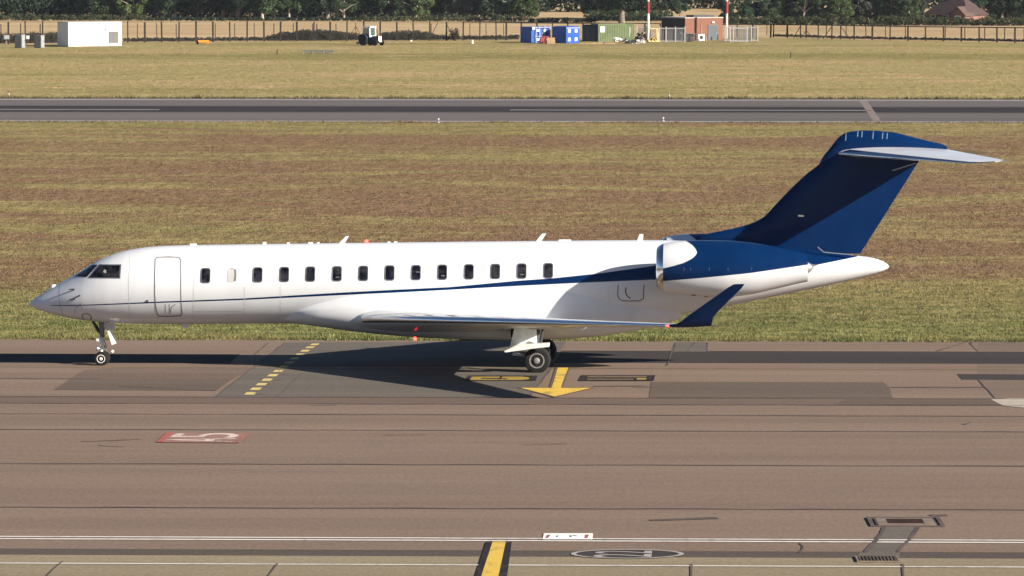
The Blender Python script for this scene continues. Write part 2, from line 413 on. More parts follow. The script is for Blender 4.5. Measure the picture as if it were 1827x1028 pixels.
oc = [(1119.5 + 101 * cos(a), 988 + 8.4 * sin(a)) for a in np.linspace(0, 2 * pi, 64, endpoint=False)]
oi = [(1119.5 + 92 * cos(a), 988 + 7.2 * sin(a)) for a in np.linspace(0, 2 * pi, 64, endpoint=False)]
pxpoly('oval_ground', oc, M_DARK, taxi, .024)
MB().loft([[G(*p, .030) for p in oc], [G(*p, .030) for p in oi]], cap=False).build('oval_border', M_PGW, taxi)
glyph('2', [(1162, 993.8), (1163, 988.6), (1057.5, 993.8), (1060, 988.6)], M_PGW, .032, taxi)
glyph('2', [(1163, 987.6), (1163.5, 982.8), (1060, 987.6), (1063, 982.8)], M_PGW, .032, taxi)
pxpoly('white_sign_marking', [(968, 962.3), (1057, 962.3), (1058, 951.6), (970.5, 951.6)], M_PWF, taxi, .028)
for q, m in (([(973, 960), (978, 960), (983, 953.6), (976, 954.4)], M_PR), ([(1043, 960), (1048, 960), (1051, 953.8), (1044, 953.8)], M_PR), ([(991.5, 957.8), (995.5, 957.8), (995.5, 955), (993, 955.5)], M_BRN),
             ([(1016.5, 958), (1020, 958), (1020, 955), (1016.5, 955)], M_BRN), ([(1021, 955.3), (1030, 957), (1030, 956), (1023, 954.4)], M_BRN)):
    pxpoly('sign_mark', q, m, taxi, .032)
# trench patch between the two drains, with tar edges
pxpoly('trench_patch', [(1543, 986), (1600, 986), (1637, 938), (1582, 938)], M_GREY, taxi, .020)
pxpoly('trench_patch', [(1526, 994.3), (1606, 994.3), (1606, 985.5), (1535, 985.5)], M_GREY, taxi, .0218)
seam([(1546, 985), (1578, 940)], 3.2, jit=.03); seam([(1603, 985), (1638, 940)], 3.2, jit=.03)
M_IRON = mat('rusty_drain_iron', (.075, .035, .02), .7, .4, .3, 6); M_PIT = mat('drain_pit', (.008, .007, .007), .9)
M_CONC = mat('concrete_surround', (.17, .13, .10), .85, 0, .2, 2)
def drain(px0, px1, py0, py1, label, bars, m, rim):
    p0, p1 = G(px0, py1), G(px1, py0); cx, cy = (p0.x + p1.x) / 2, (p0.y + p1.y) / 2; L, D = p1.x - p0.x, p1.y - p0.y
    o = thing('drain_grate', label, 'drain', (cx, cy, zg(cy) + .02)); o.rotation_euler = (-atan(TILT), 0, 0)
    MB().box((0, 0, .006), (L, D, .012)).build('pit', M_PIT, o)
    b = MB()
    for i in range(bars): b.box((-L / 2 + (i + .5) * L / bars, 0, .024), (L / bars * .55, D, .024))
    b.build('bar_grid', m, o)
    f = MB(); e = rim
    for sx in (-1, 1): f.box((sx * (L / 2 + e / 2), 0, .012), (e, D + 2 * e, .03))
    for sy in (-1, 1): f.box((0, sy * (D / 2 + e / 2), .0115), (L, e, .028))
    f.build('surround', M_CONC, o)
    return o, L, D
d1, L, D = drain(1585, 1645, 929.5, 937, 'brown drain grate set in a concrete surround above the grey trench patch', 22, M_IRON, .25)
b = MB(); fx, fy = L / 2 + .36, D / 2 + .42
for sy in (-1, 1): b.box((0, sy * fy, .012), (2 * fx, .10, .02))
for sx in (-1, 1): b.box((sx * (fx + .04), 0, .0125), (.10, 2 * fy + .1, .021)).box((sx * (fx - .1), 0, .0115), (.06, 2 * fy * .7, .019))
b.build('tar_outline', M_SEAM, d1)
drain(1533, 1598, 996.2, 1004, 'black slotted drain grate between the taxiway and the apron line', 11, mat('dark_iron', (.12, .09, .06), .6, .5, .3, 5), .05)

# ------------------------------------------------------------------ grass blades
def blades(spec, name):
    """spec: list of arrays of x,y,height,width,tint for tufts"""
    X, Y, Hh, Wd, Tn = [np.concatenate([s[i] for s in spec]) for i in range(5)]
    nb = 4; n = len(X) * nb
    X, Y, Hh, Wd, Tn = [np.repeat(v, nb) for v in (X, Y, Hh, Wd, Tn)]
    X = X + rng.normal(0, .10, n) * (Wd / .05); Y = Y + rng.normal(0, .10, n)
    an = rng.uniform(0, pi, n); ca, sa = np.cos(an) * Wd / 2, np.sin(an) * Wd / 2
    hh = Hh * rng.uniform(.55, 1.15, n); lx, ly = rng.normal(0, .35, n) * hh, rng.normal(0, .35, n) * hh
    v = np.empty((n, 3, 3)); z0 = -TILT * (np.minimum(Y, Y_FALL) - D_NOSE) - .02; hh = hh + z0
    v[:, 0] = np.stack([X - ca, Y - sa, z0], 1); v[:, 1] = np.stack([X + ca, Y + sa, z0], 1); v[:, 2] = np.stack([X + lx, Y + ly, hh], 1)
    me = bpy.data.meshes.new(name); me.vertices.add(3 * n); me.vertices.foreach_set('co', v.reshape(-1))
    me.loops.add(3 * n); me.loops.foreach_set('vertex_index', np.arange(3 * n)); me.polygons.add(n)
    me.polygons.foreach_set('loop_start', np.arange(0, 3 * n, 3))
    t = (Tn * rng.uniform(.8, 1.2, n)).repeat(3)
    a = me.attributes.new('tint', 'FLOAT', 'POINT'); a.data.foreach_set('value', t)
    me.update(); me.validate()
    return link(name, me, M_BLADE)
def scatter(y0, y1, n, h, wd, tint=(.75, 1.25), pw=1.0):
    y = y0 + (y1 - y0) * rng.uniform(0, 1, n) ** pw
    x = rng.uniform(-1, 1, n) * (y * .137) - y * tan(YAW)
    return [x, y, rng.uniform(h[0], h[1], n), rng.uniform(wd[0], wd[1], n), rng.uniform(tint[0], tint[1], n)]
def edge(y, n, h, wd, tint, jit=.3):
    x = rng.uniform(-1, 1, n) * (y * .14) - y * tan(YAW)
    cl = (np.sin(x * 1.7) + np.sin(x * .63 + 1) + np.sin(x * 4.1 + 2)) / 3
    hh = rng.uniform(h[0], h[1], n) * (1 + .55 * cl)
    return [x, y + rng.normal(0, jit, n) - .25 * cl, hh, rng.uniform(wd[0], wd[1], n), rng.uniform(tint[0], tint[1], n)]
tufts = [scatter(Y_EDGE + .3, Y_EDGE + 26, 34000, (.03, .13), (.03, .06), (.8, 1.25)),
         scatter(Y_EDGE + 20, Y_EDGE + 75, 34000, (.03, .11), (.04, .08), (.85, 1.25)),
         scatter(Y_EDGE + 70, Y_R0 - .5, 22000, (.03, .10), (.06, .11), (.9, 1.25)),
         edge(Y_EDGE + .35, 3600, (.05, .19), (.03, .06), (.7, 1.3), .22), edge(Y_EDGE + .9, 2600, (.06, .22), (.03, .06), (.8, 1.35), .4),
         edge(Y_R1 + .4, 2600, (.12, .36), (.06, .12), (.3, .75), .4), edge(Y_R0 - .4, 1500, (.08, .2), (.06, .1), (.7, 1.2), .4),
         scatter(Y_R1 + .5, GY(84), 16000, (.04, .10), (.1, .2), (1.0, 1.35))]
gm = blades(tufts, 'grass')
tag(gm, 'short dry grass growing over the airfield', 'grass', kind='stuff')

# ------------------------------------------------------------------ the aircraft
def pchip(xs, ys):
    xs, ys = np.array(xs, float), np.array(ys, float)
    h = np.diff(xs); d = np.diff(ys) / h; m = np.zeros(len(xs))
    for i in range(1, len(xs) - 1):
        if d[i - 1] * d[i] > 0:
            w1, w2 = 2 * h[i] + h[i - 1], h[i] + 2 * h[i - 1]; m[i] = (w1 + w2) / (w1 / d[i - 1] + w2 / d[i])
    m[0], m[-1] = d[0], d[-1]
    def f(x):
        x = np.clip(x, xs[0], xs[-1]); i = int(np.clip(np.searchsorted(xs, x) - 1, 0, len(xs) - 2)); t = (x - xs[i]) / h[i]
        return float((1 + 2 * t) * (1 - t) ** 2 * ys[i] + t * (1 - t) ** 2 * h[i] * m[i] + t * t * (3 - 2 * t) * ys[i + 1] + t * t * (t - 1) * h[i] * m[i + 1])
    return f
def prof(pts, ya=0.0):
    q = [A(x, y, ya) for x, y in pts]; return pchip([p[0] for p in q], [p[1] for p in q])
TOP = [(51.5, 543), (54, 539.5), (60, 534.5), (75, 524.5), (100, 509.5), (120, 498.5), (140, 487), (152, 479.5), (165, 471), (180, 463), (200, 454.7), (220, 448.5), (245, 443.5),
       (275, 440), (320, 438), (400, 436.6), (600, 434), (800, 431.7), (1000, 429.7), (1170, 428.6), (1250, 431), (1350, 438), (1440, 446), (1530, 456.5), (1556, 460), (1572, 465), (1582, 470.5), (1586.5, 476)]
BOT = [(51.5, 543), (54, 545.5), (60, 549), (75, 555), (100, 562), (130, 568.3), (160, 572.5), (200, 575.8), (250, 577.8), (320, 578.2), (420, 577.4), (520, 577), (900, 577.5), (1000, 577.5), (1100, 573.5),
       (1200, 562.5), (1300, 545.3), (1440, 517), (1530, 497), (1560, 489), (1576, 483.5), (1584, 479), (1586.5, 476)]
HW = [(51.5, 0), (54, .07), (60, .16), (75, .34), (100, .585), (130, .85), (160, 1.05), (200, 1.215), (250, 1.31), (300, 1.345), (360, 1.35), (420, 1.35), (700, 1.35), (1050, 1.35), (1170, 1.30), (1250, 1.19), (1350, 1.0), (1440, .77),
      (1530, .43), (1560, .29), (1576, .16), (1584, .07), (1586.5, 0)]
topf, botf = prof(TOP), prof(BOT)
hx = [A(x, 520, 0)[0] for x, _ in HW]; hwf = pchip(hx, [v for _, v in HW])
X0, X1 = A(51.5, 543)[0], A(1586.5, 476)[0]
def fs_y(x, z):
    t, b = topf(x), botf(x); h = max((t - b) / 2, 1e-4); c = (t + b) / 2
    return hwf(x) * sqrt(max(0.0, 1 - ((z - c) / h) ** 2))
def on_surf(px, py):
    y = -1.2
    for _ in range(14):
        x, z = A(px, py, y); y = .5 * y - .5 * fs_y(x, z)
    return x, z
def sp_(x, z, off=.0, side=-1):
    t, b = topf(x), botf(x); h = max((t - b) / 2, 1e-3); c = (t + b) / 2; W = hwf(x); y = fs_y(x, z)
    n = Vector((0, y / W ** 2, (z - c) / h ** 2)).normalized() if W > .01 else Vector((0, 1, 0))
    p = Vector((x, y, z)) + n * off
    return Vector((p.x, side * p.y, p.z))

# livery paint: navy band and tail, white elsewhere
lox = X0; LX = X1 - X0; ZMAX = 9.0
def cpts(px): return [((on_surf(*p)[0] - lox) / LX, on_surf(*p)[1] / ZMAX) for p in px]
BLO = [(90, 545.6), (145, 545.8), (274, 541), (430, 535.6), (607, 526.8), (700, 522.3), (800, 517.2), (924, 510.2), (987, 507), (1064, 503.4), (1170, 499)]
BHI = [(90, 544.6), (145, 544), (274, 538.6), (430, 532.8), (607, 522.3), (700, 517.4), (800, 512.6), (924, 501), (987, 496.6), (1064, 488.6), (1170, 474)]
NAVY, NAVY2 = (.0010, .0155, .066), (.0013, .0180, .076)
WHITE = (.635, .65, .67)
def paint_mat(name, build):
    N = NT(name); tc = N.n('TexCoord'); sx = N.n('SeparateXYZ'); N.l(tc.outputs['Object'], sx.inputs[0])
    mask = build(N, sx.outputs[0], sx.outputs[2])
    d = N.noise(N.pos('Object', (1, 1, .4)), 1.3, 5, .6)
    wht = N.mix(N.ramp(d, .35, .75), WHITE, tuple(c * .95 for c in WHITE)); nav = N.mix(N.ramp(d, .3, .7), NAVY, NAVY2)
    N.color(N.mix(mask, wht, nav)); N.rough(N.ramp(d, .3, .7, .16, .26)); N.set(N.b.inputs['Specular IOR Level'], N.math('ADD', N.math('MULTIPLY', mask, -.16), .30) if not isinstance(mask, float) else .30 - .16 * mask)
    N.b.inputs['Coat Weight'].default_value = .0
    return N.m
def fuse_mask(N, x, z):
    u = N.math('DIVIDE', N.math('SUBTRACT', x, lox), LX); v = N.math('DIVIDE', z, ZMAX)
    e1 = [(p[0], p[1]) for p in cpts(BLO)]; e2 = [(p[0], p[1]) for p in cpts(BHI)]
    e1 += [((A(1440, 474)[0] - lox) / LX, A(1440, 474)[1] / ZMAX), ((A(1534, 457)[0] - lox) / LX, A(1534, 456.5)[1] / ZMAX), (1.0, .6)]
    e2 += [((A(1232, 440)[0] - lox) / LX, A(1232, 426)[1] / ZMAX), ((A(1250, 420)[0] - lox) / LX, .75), (1.0, .75)]
    a = N.math('GREATER_THAN', v, N.curve(u, e1)); b = N.math('LESS_THAN', v, N.curve(u, e2))
    return N.math('MULTIPLY', N.math('MULTIPLY', a, b), N.math('GREATER_THAN', u, e1[0][0]))
M_FUSE = paint_mat('fuselage_paint', fuse_mask)
M_WHT = paint_mat('white_gloss_paint', lambda N, x, z: 0.0)
M_NAVY = paint_mat('navy_gloss_paint', lambda N, x, z: 1.0)
NY = 2.45
def nac_mask(N, x, z):
    zz = N.math('DIVIDE', z, ZMAX); xx = N.math('DIVIDE', N.math('SUBTRACT', x, lox), LX)
    ya = -NY - .85
    ov = [(1150, 486), (1183, 479), (1200, 475), (1220, 469), (1234, 462), (1241, 456), (1243.5, 451), (1241, 445), (1235, 438.5), (1226, 433), (1212, 428), (1180, 424)]
    pts = sorted([(A(px, py, ya)[1] / ZMAX, (A(px, py, ya)[0] - lox) / LX) for px, py in ov])
    lo = [(1170, 503), (1183, 502), (1250, 496), (1340, 487), (1441, 473.5)]
    pl = [((A(px, py, ya)[0] - lox) / LX, A(px, py, ya)[1] / ZMAX) for px, py in lo]
    return N.math('MULTIPLY', N.math('GREATER_THAN', xx, N.curve(zz, [(0, 0.0)] + pts + [(1, 0.0)])), N.math('GREATER_THAN', zz, N.curve(xx, [(0, pl[0][1])] + pl + [(1, pl[-1][1])])))
M_NAC = paint_mat('nacelle_paint', nac_mask)
M_CHROME = mat('polished_metal', (.62, .63, .65), .16, 1.0, .05, 2)
M_GREYM = mat('grey_metal', (.36, .36, .37), .4, .6, .15, 6); M_GEARW = mat('gear_white', (.7, .7, .68), .35, 0, .08, 8)
M_GEARD = mat('gear_dark', (.05, .05, .055), .5, .3, .3, 8)
M_TYRE = mat('tyre_rubber', (.018, .0175, .018), .85, 0, .25, 10, .12); M_RIM = mat('wheel_rim', (.42, .40, .37), .35, .6, .2, 12)
M_RIMW = mat('white_wheel_rim', (.75, .73, .68), .35, .1, .1, 12)
M_BLACK = mat('black_void', (.006, .006, .007), .8); M_LINE = mat('panel_gap', (.16, .16, .165), .7, 0, .2, 3)
M_LINED = mat('dark_panel_gap', (.05, .05, .055), .7, 0, .2, 3); M_STAB = mat('tailplane_paint', (.62, .63, .66), .28, 0, .05, 1.5, .5, coat=.3)
N = NT('window_glass'); d = N.noise(N.pos('Object', (2.4, 1, 3.5)), 1.0, 3, .6)
N.color(N.mix(N.ramp(d, .4, .75), (.003, .004, .008), (.035, .032, .038))); N.rough(.06); N.b.inputs['Specular IOR Level'].default_value = .35; M_GLASS = N.m
M_FRAME = mat('window_seal_and_shade', (.10, .10, .11), .5, 0, .1, 5); M_BLIND = mat('white_window_blind', (.47, .465, .455), .5, 0, .04, 3)

jet = bpy.data.objects.new('business_jet', None); COL.objects.link(jet)
jet.matrix_world = AM
tag(jet, 'long white business jet with navy blue stripe, engines and T-tail taxiing to the left', 'aircraft')

# fuselage
xs = sorted(set([X0 + (X1 - X0) * (1 - cos(pi * t)) / 2 for t in np.linspace(0, 1, 60)] + list(np.linspace(X0 + .3, X1 - .3, 120)) + [X0 + .003, X0 + .012, X0 + .03, X0 + .06, X1 - .004, X1 - .02, X1 - .06]))
NR = 72; rings = []
for x in xs:
    t, b, W = topf(x), botf(x), hwf(x); c, h = (t + b) / 2, max((t - b) / 2, .0008); W = max(W, .0008)
    rings.append([(x, W * cos(2 * pi * k / NR), c + h * sin(2 * pi * k / NR)) for k in range(NR)])
fus = MB().loft(rings).build('fuselage', M_FUSE, jet, 60)
# belly fairing
ft = [(505, 560, .60, .02), (520, 557, .86, .12), (545, 553, 1.16, .32), (580, 550, 1.38, .56), (630, 546, 1.50, .85), (700, 541, 1.52, 1.08), (800, 535, 1.48, 1.2), (900, 530, 1.43, 1.22), (1000, 528, 1.37, 1.2), (1050, 529, 1.29, 1.12), (1090, 530, 1.18, 1.0), (1150, 530, .98, .8), (1215, 526, .66, .5)]
fb = [(505, 574.5), (520, 576), (545, 579), (580, 583.5), (630, 590.5), (700, 598), (760, 602.3), (850, 605.5), (905, 606.5), (1000, 604.5), (1060, 600.5), (1130, 590), (1180, 579), (1215, 568)]
bf = prof(fb); q = [A(x, y, 0) for x, y, _, _ in ft]
zcf = pchip([p[0] for p in q], [p[1] for p in q]); wf_ = pchip([p[0] for p in q], [f[2] for f in ft]); uf = pchip([p[0] for p in q], [f[3] for f in ft])
rings = []
for x in np.linspace(q[0][0], q[-1][0], 60):
    zc, W, U, B = zcf(x), wf_(x), uf(x), bf(x); r = []
    for k in range(48):
        a = 2 * pi * k / 48; cc, ss = cos(a), sin(a); e = .82
        r.append((x, W * math.copysign(abs(cc) ** (e if ss < 0 else 1), cc), zc + (U if ss > 0 else zc - B) * math.copysign(abs(ss) ** (e if ss < 0 else 1), ss)))
    rings.append(r)
MB().loft(rings).build('belly_fairing', M_FUSE, jet, 60)

# seams on the fuselage side
def ribbon(pts, wd, m, name, parent, off=.004, closed=False, side=-1):
    """thin strip along (x,z) points on the fuselage side"""
    P = [Vector((x, 0, z)) for x, z in pts]; n = len(P); a, b = [], []
    for i in range(n):
        p0, p1 = (P[i - 1], P[(i + 1) % n]) if closed else (P[max(i - 1, 0)], P[min(i + 1, n - 1)])
        t = (p1 - p0).normalized(); nn = Vector((-t.z, 0, t.x)) * wd / 2
        a.append(sp_(P[i].x + nn.x, P[i].z + nn.z, off, side)); b.append(sp_(P[i].x - nn.x, P[i].z - nn.z, off, side))
    if closed: a.append(a[0]); b.append(b[0])
    return MB().grid([a, b]).build(name, m, parent, 60)
def dense(pp, n=10):
    o = []
    for i in range(len(pp) - 1):
        for k in range(n): o.append((pp[i][0] + (pp[i + 1][0] - pp[i][0]) * k / n, pp[i][1] + (pp[i + 1][1] - pp[i][1]) * k / n))
    return o + [pp[-1]]
def surfpx(pp, n=8): return [on_surf(*p) for p in dense(pp, n)]
# passenger door: its own skin just proud of the hull, with its gap
dl, dr = [(280, 460), (277, 463), (276, 490), (276, 525), (278, 548), (281, 561)], [(319, 460), (322, 463), (322.5, 490), (322.5, 525), (323.5, 548), (324.5, 559)]
Lp, Rp = surfpx(dl), surfpx(dr)
P = [[sp_(l[0] + (r[0] - l[0]) * k / 6, l[1] + (r[1] - l[1]) * k / 6, .003) for k in range(7)] for l, r in zip(Lp, Rp)]
door = MB().grid(P).build('passenger_door', M_FUSE, jet, 60)
outl = [(280, 459.5), (300, 458.5), (319, 459.5), (322, 463), (322.5, 490), (322.5, 525), (323.5, 548), (325, 559), (322, 563.5), (302, 564.5), (283, 564), (281, 561), (278, 548), (276, 525), (276, 490), (277, 463)]
ribbon(surfpx(outl + outl[:1]), .035, M_LINE, 'door_gap', door, .006)
ribbon(surfpx([(295, 543), (295, 560)]), .02, M_LINE, 'door_step', door, .006); ribbon(surfpx([(302, 543), (303, 560)]), .02, M_LINE, 'door_step', door, .006)
ribbon(surfpx([(303, 560), (306, 548), (313, 543)]), .02, M_LINE, 'door_handle', door, .006)
# cabin windows
WN = [366.5, 413, 459.5, 507, 553.5, 601, 648, 695, 742, 789, 836.5, 883.5, 930.5, 978]
def rrect(hw, hh, r, n=6):
    o = []
    for cx, cy, a0 in ((hw - r, hh - r, 0), (-(hw - r), hh - r, 90), (-(hw - r), -(hh - r), 180), (hw - r, -(hh - r), 270)):
        for k in range(n + 1):
            a = radians(a0 + 90 * k / n); o.append((cx + r * cos(a), cy + r * sin(a)))
    e = []
    for i, p in enumerate(o):                             # short edges, so that they follow the hull
        q = o[(i + 1) % len(o)]; m = max(1, int(math.hypot(q[0] - p[0], q[1] - p[1]) / .04)) if i % (n + 1) == n else 1
        e += [(p[0] + (q[0] - p[0]) * j / m, p[1] + (q[1] - p[1]) * j / m) for j in range(m)]
    return e
for i, px in enumerate(WN):
    x, z = on_surf(px, np.interp(px, [366, 978], [492, 483.2]))
    def ringpts(hw, hh, r, off): return [sp_(x + a * hw / .15, z + b * hh / .238, off) for a, b in rrect(.15, .238, .085)]
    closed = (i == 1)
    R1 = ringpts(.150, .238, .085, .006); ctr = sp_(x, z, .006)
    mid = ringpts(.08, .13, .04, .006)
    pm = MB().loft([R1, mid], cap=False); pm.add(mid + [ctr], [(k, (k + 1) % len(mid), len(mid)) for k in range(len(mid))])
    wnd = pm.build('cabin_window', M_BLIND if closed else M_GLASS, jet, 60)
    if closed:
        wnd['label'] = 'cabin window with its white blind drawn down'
        ribbon([(x + .10, z + .19), (x + .125, z + .17), (x + .14, z + .1), (x + .14, z), (x + .14, z - .1), (x + .125, z - .17), (x + .10, z - .19)], .075, M_LINE, 'window_seal_and_shade', wnd, .010)  # grey crescent paints the shade of the window recess onto the blind
        ribbon([(x + .10, z + .215), (x, z + .22), (x - .06, z + .215)], .02, M_LINE, 'window_seal_and_shade', wnd, .0102)
    else:
        MB().loft([ringpts(.178, .268, .098, .005), ringpts(.170, .260, .094, .012), ringpts(.150, .238, .085, .012), ringpts(.146, .234, .083, .007)], cap=False).build('window_frame', M_FRAME, wnd, 60)
        if i in (8, 9, 12, 5):                            # something pale seen through the glass
            MB().grid([[sp_(x + dx + (.03 if i != 8 else .07), z + dz - .12 + (.14 if i == 8 else 0), .0085) for dx in (-.07, 0, .07)] for dz in (-.022, .022)]).build('seat_edge', mat('pale_cabin_trim', (.10, .095, .09), .5), wnd)
# cockpit
def bil(c, u, v): return tuple((c[0][k] * (1 - u) + c[1][k] * u) * (1 - v) + (c[3][k] * (1 - u) + c[2][k] * u) * v for k in (0, 1))
def quadpane(pxs, off, name, m, parent, side=-1, n=10):
    c = [on_surf(*p) for p in pxs]
    return MB().grid([[sp_(*bil(c, u, v), off, side) for u in np.linspace(0, 1, n)] for v in np.linspace(0, 1, n)]).build(name, m, parent, 60)
def solve_x(y, z):
    lo = X0; hi = A(260, 480)[0]
    for _ in range(40):
        mid = (lo + hi) / 2
        if z < topf(mid) and z > botf(mid) and fs_y(mid, z) > y: hi = mid
        else: lo = mid
    return hi
za, zb = A(130, 494.2)[1], A(160, 473.4)[1]
(xa_, za_), (xb_, zb_) = on_surf(155.5, 494.5), on_surf(174.5, 473)
for side in (-1, 1):
    quadpane([(156.5, 496.6), (214.8, 497.2), (216.6, 471.8), (176.5, 471.6)], .004, 'cockpit_surround', M_FRAME, jet, side)
    quadpane([(160.5, 494.6), (212.4, 495.2), (214.2, 473.8), (178.6, 473.6)], .009, 'cockpit_window', M_GLASS, jet, side)
    rows = []
    for v in np.linspace(0, 1, 12):
        z = za_ + (zb_ - za_) * v; ye = fs_y(xa_ + (xb_ - xa_) * v, z); r = []
        for t in np.linspace(1, 0.03, 14):
            yy = ye * t; xx = solve_x(yy, z); r.append(Vector((xx - .006, side * (yy + .003), z + .006)))
        rows.append(r)
    MB().grid(rows).build('windshield', M_GLASS, jet, 60)
quadpane([(184, 486), (189, 488), (190, 483), (186, 481)], .0115, 'pilot_shirt', mat('pale_shirt', (.35, .33, .3), .8), jet, -1, 4)
# nose details
for pp, wd in (([(123, 518.5), (133, 517)], .035), ([(124, 534.5), (134, 533.5)], .035), ([(133, 532), (143, 527)], .03), ([(143, 541), (147, 543)], .04)):
    a_, b_ = on_surf(*pp[0]), on_surf(*pp[1])
    MB().tube([sp_(*a_, .09), sp_((a_[0] + b_[0]) / 2, (a_[1] + b_[1]) / 2, .085), sp_(*b_, .02)], [.012, .02, .03], 8).build('pitot_probe', M_GEARD, jet, 40)
ribbon(surfpx([(107, 506), (105, 520), (106, 540), (112, 563)]), .012, M_LINE, 'radome_gap', jet)
ribbon(surfpx([(150, 570), (146, 565), (148, 561), (154, 559.5), (160, 561.5), (163, 566), (162, 571)], 4), .03, M_LINED, 'nose_hatch_gap', jet)
ribbon(surfpx([(140, 543), (134, 552), (133, 560)], 4), .012, M_LINE, 'nose_panel_gap', jet)
ribbon(surfpx([(1103, 508), (1102, 526), (1105, 534), (1112, 537), (1140, 537), (1148, 533), (1149, 508)], 4), .03, M_LINED, 'baggage_door_gap', jet)
ribbon(surfpx([(1117, 513), (1116, 521), (1119, 528), (1125, 532.5)], 4), .04, M_LINED, 'baggage_door_handle', jet)
for px, py in ((599, 552), (1162, 555), (263, 537), (597.5, 571.5)):
    MB().lathe([(.0, -.01), (.04, -.01), (.04, .012), (0, .012)], sp_(*on_surf(px, py), .01 if py < 560 else .3), 'Y', 8).build('static_port', M_GEARD, jet)
M_FAINT = mat('faint_panel_gap', (.49, .49, .50), .5, 0, .15, 2)
for pp in ([(232, 458), (229, 510), (232, 572)], [(345, 448), (345, 520), (345, 574)], [(436, 512), (436, 574)], [(500, 508), (500, 572)], [(205, 566), (345, 568.5), (500, 567.5)], [(345, 556), (436, 555)], [(1050, 520), (1052, 556)], [(1085, 512), (1087, 556)]):
    ribbon(surfpx(pp, 8), .016, M_FAINT, 'skin_panel_gap', jet, .003)
def blade(pts, th=.05, name='antenna', m=M_WHT):
    q = [A(*p) for p in pts]
    c = MB(); n = len(q); c.add([(x, -th / 2, z) for x, z in q] + [(x, th / 2, z) for x, z in q], [tuple(range(n)), tuple(range(2 * n - 1, n - 1, -1))] + [(i, (i + 1) % n, (i + 1) % n + n, i + n) for i in range(n)])
    return c.build(name, m, jet)
blade([(603, 436), (617, 421.5), (623, 421), (614, 436)]); blade([(955, 432), (967, 417), (975, 416.5), (965, 432)]); blade([(1136, 431), (1141, 418), (1148, 417.5), (1147, 431)])
for px, w_, h_ in ((345, 14, 3), (472, 7, 4.5), (514.5, 5, 3.5), (554, 10, 3), (568, 5, 3), (694, 6, 3), (706, 6, 3), (1008, 27, 3)):
    x, z = A(px, np.interp(px, [320, 1170], [438, 428.6])); s = .0199
    MB().box((x, 0, z + h_ * s / 2 - .03), (w_ * s, .16, h_ * s + .06), taper=.75).build('antenna', M_WHT, jet)
x, z = A(96, 511); MB().lathe([(.14, -.05), (.12, .03), (.05, .07), (.005, .075)], (x, 0, z), 'Z', 12).build('antenna', M_WHT, jet, 50)
M_RED = mat('red_beacon_glow', (1.0, .035, .03), .3, emit=6, var=0); M_REDL = mat('red_beacon_lens', (.5, .02, .02), .2)
for px, py, s in ((654, 433.5, 1), (740.5, 601.5, -1)):
    x, z = A(px, py); y0 = -.02
    bc = MB().lathe([(.10, -.06 * s), (.09, .0 * s), (.04, .02 * s), (.004, .025 * s)], (x, y0, z), 'Z', 14).build('beacon_light', M_REDL, jet, 50)
    MB().lathe([(.035, .0), (.06, .03 * s), (.055, .085 * s), (.004, .12 * s)], (x, -.02, z), 'Z', 12).build('beacon_lamp', M_RED, bc, 50)

# lifting surfaces
def foil(n=18, tc=.1):
    up, lo = [], []
    for k in range(n + 1):
        x = (1 - cos(pi * k / n)) / 2
        y = 5 * tc * (.2969 * sqrt(x) - .126 * x - .3516 * x * x + .2843 * x ** 3 - .1036 * x ** 4)
        up.append((x, y * 1.1)); lo.append((x, -y * .9))
    return up[::-1] + lo[1:-1]                              # TE -> LE over the top, back under
def surface(secs, n=18):
    """secs: (LE point, TE point, thickness ratio, up vector) -> rings"""
    rings = []
    for le, te, tc, up in secs:
        le, te, up = Vector(le), Vector(te), Vector(up).normalized(); c = (te - le).length
        rings.append([le + (te - le) * u + up * (v * c) for u, v in foil(n, tc)])
    return rings
def nose_strip(secs, frac, out=.006, n=18):
    """leading-edge skin: the front of each section, pushed out a little"""
    rings = []
    for le, te, tc, up in secs:
        le, te, up = Vector(le), Vector(te), Vector(up).normalized(); c = (te - le).length; ch = (te - le).normalized()
        r = [(u, v) for u, v in foil(26, tc) if u <= (frac if v >= 0 else frac * .3)]
        rings.append([le + (te - le) * u + up * (v * c) + (up * (out * (1 if v >= 0 else -1)) - ch * out * (1 - u / frac)) for u, v in r])
    return rings
def mir(secs): return [((a[0], -a[1], a[2]), (b[0], -b[1], b[2]), t, (u[0], -u[1], u[2])) for a, b, t, u in secs]
xl, zl = A(647, 569, -1.55); xt, zt = A(1192, 581.5, -15.05)
def wsec(f, chord, tc, drop):
    y = -1.55 - (15.05 - 1.55) * f; x = xl + (xt - xl) * f; z = zl + (zt - zl) * f
    return ((x, y, z), (x + chord, y, z - drop), tc, (0, .06, 1))
wing_in = [((xl - 1.3, -.6, zl - .08), (xl + 7.3, -.6, zl - .26), .10, (0, 0, 1)), ((xl - .5, -1.3, zl - .02), (xl + 7.1, -1.3, zl - .24), .11, (0, 0, 1)), ((xl - .06, -1.62, zl), (xl + 6.7, -1.62, zl - .2), .115, (0, .06, 1)), wsec(.06, 6.3, .112, .18), wsec(.12, 5.7, .11, .16), wsec(.28, 4.35, .105, .1), wsec(.5, 3.2, .1, .06), wsec(.75, 2.2, .095, .03), wsec(1.0, 1.36, .09, .0)]
def W3(px, py, y): x, z = A(px, py, y); return (x, y, z)
CANT = (0, .83, .56)
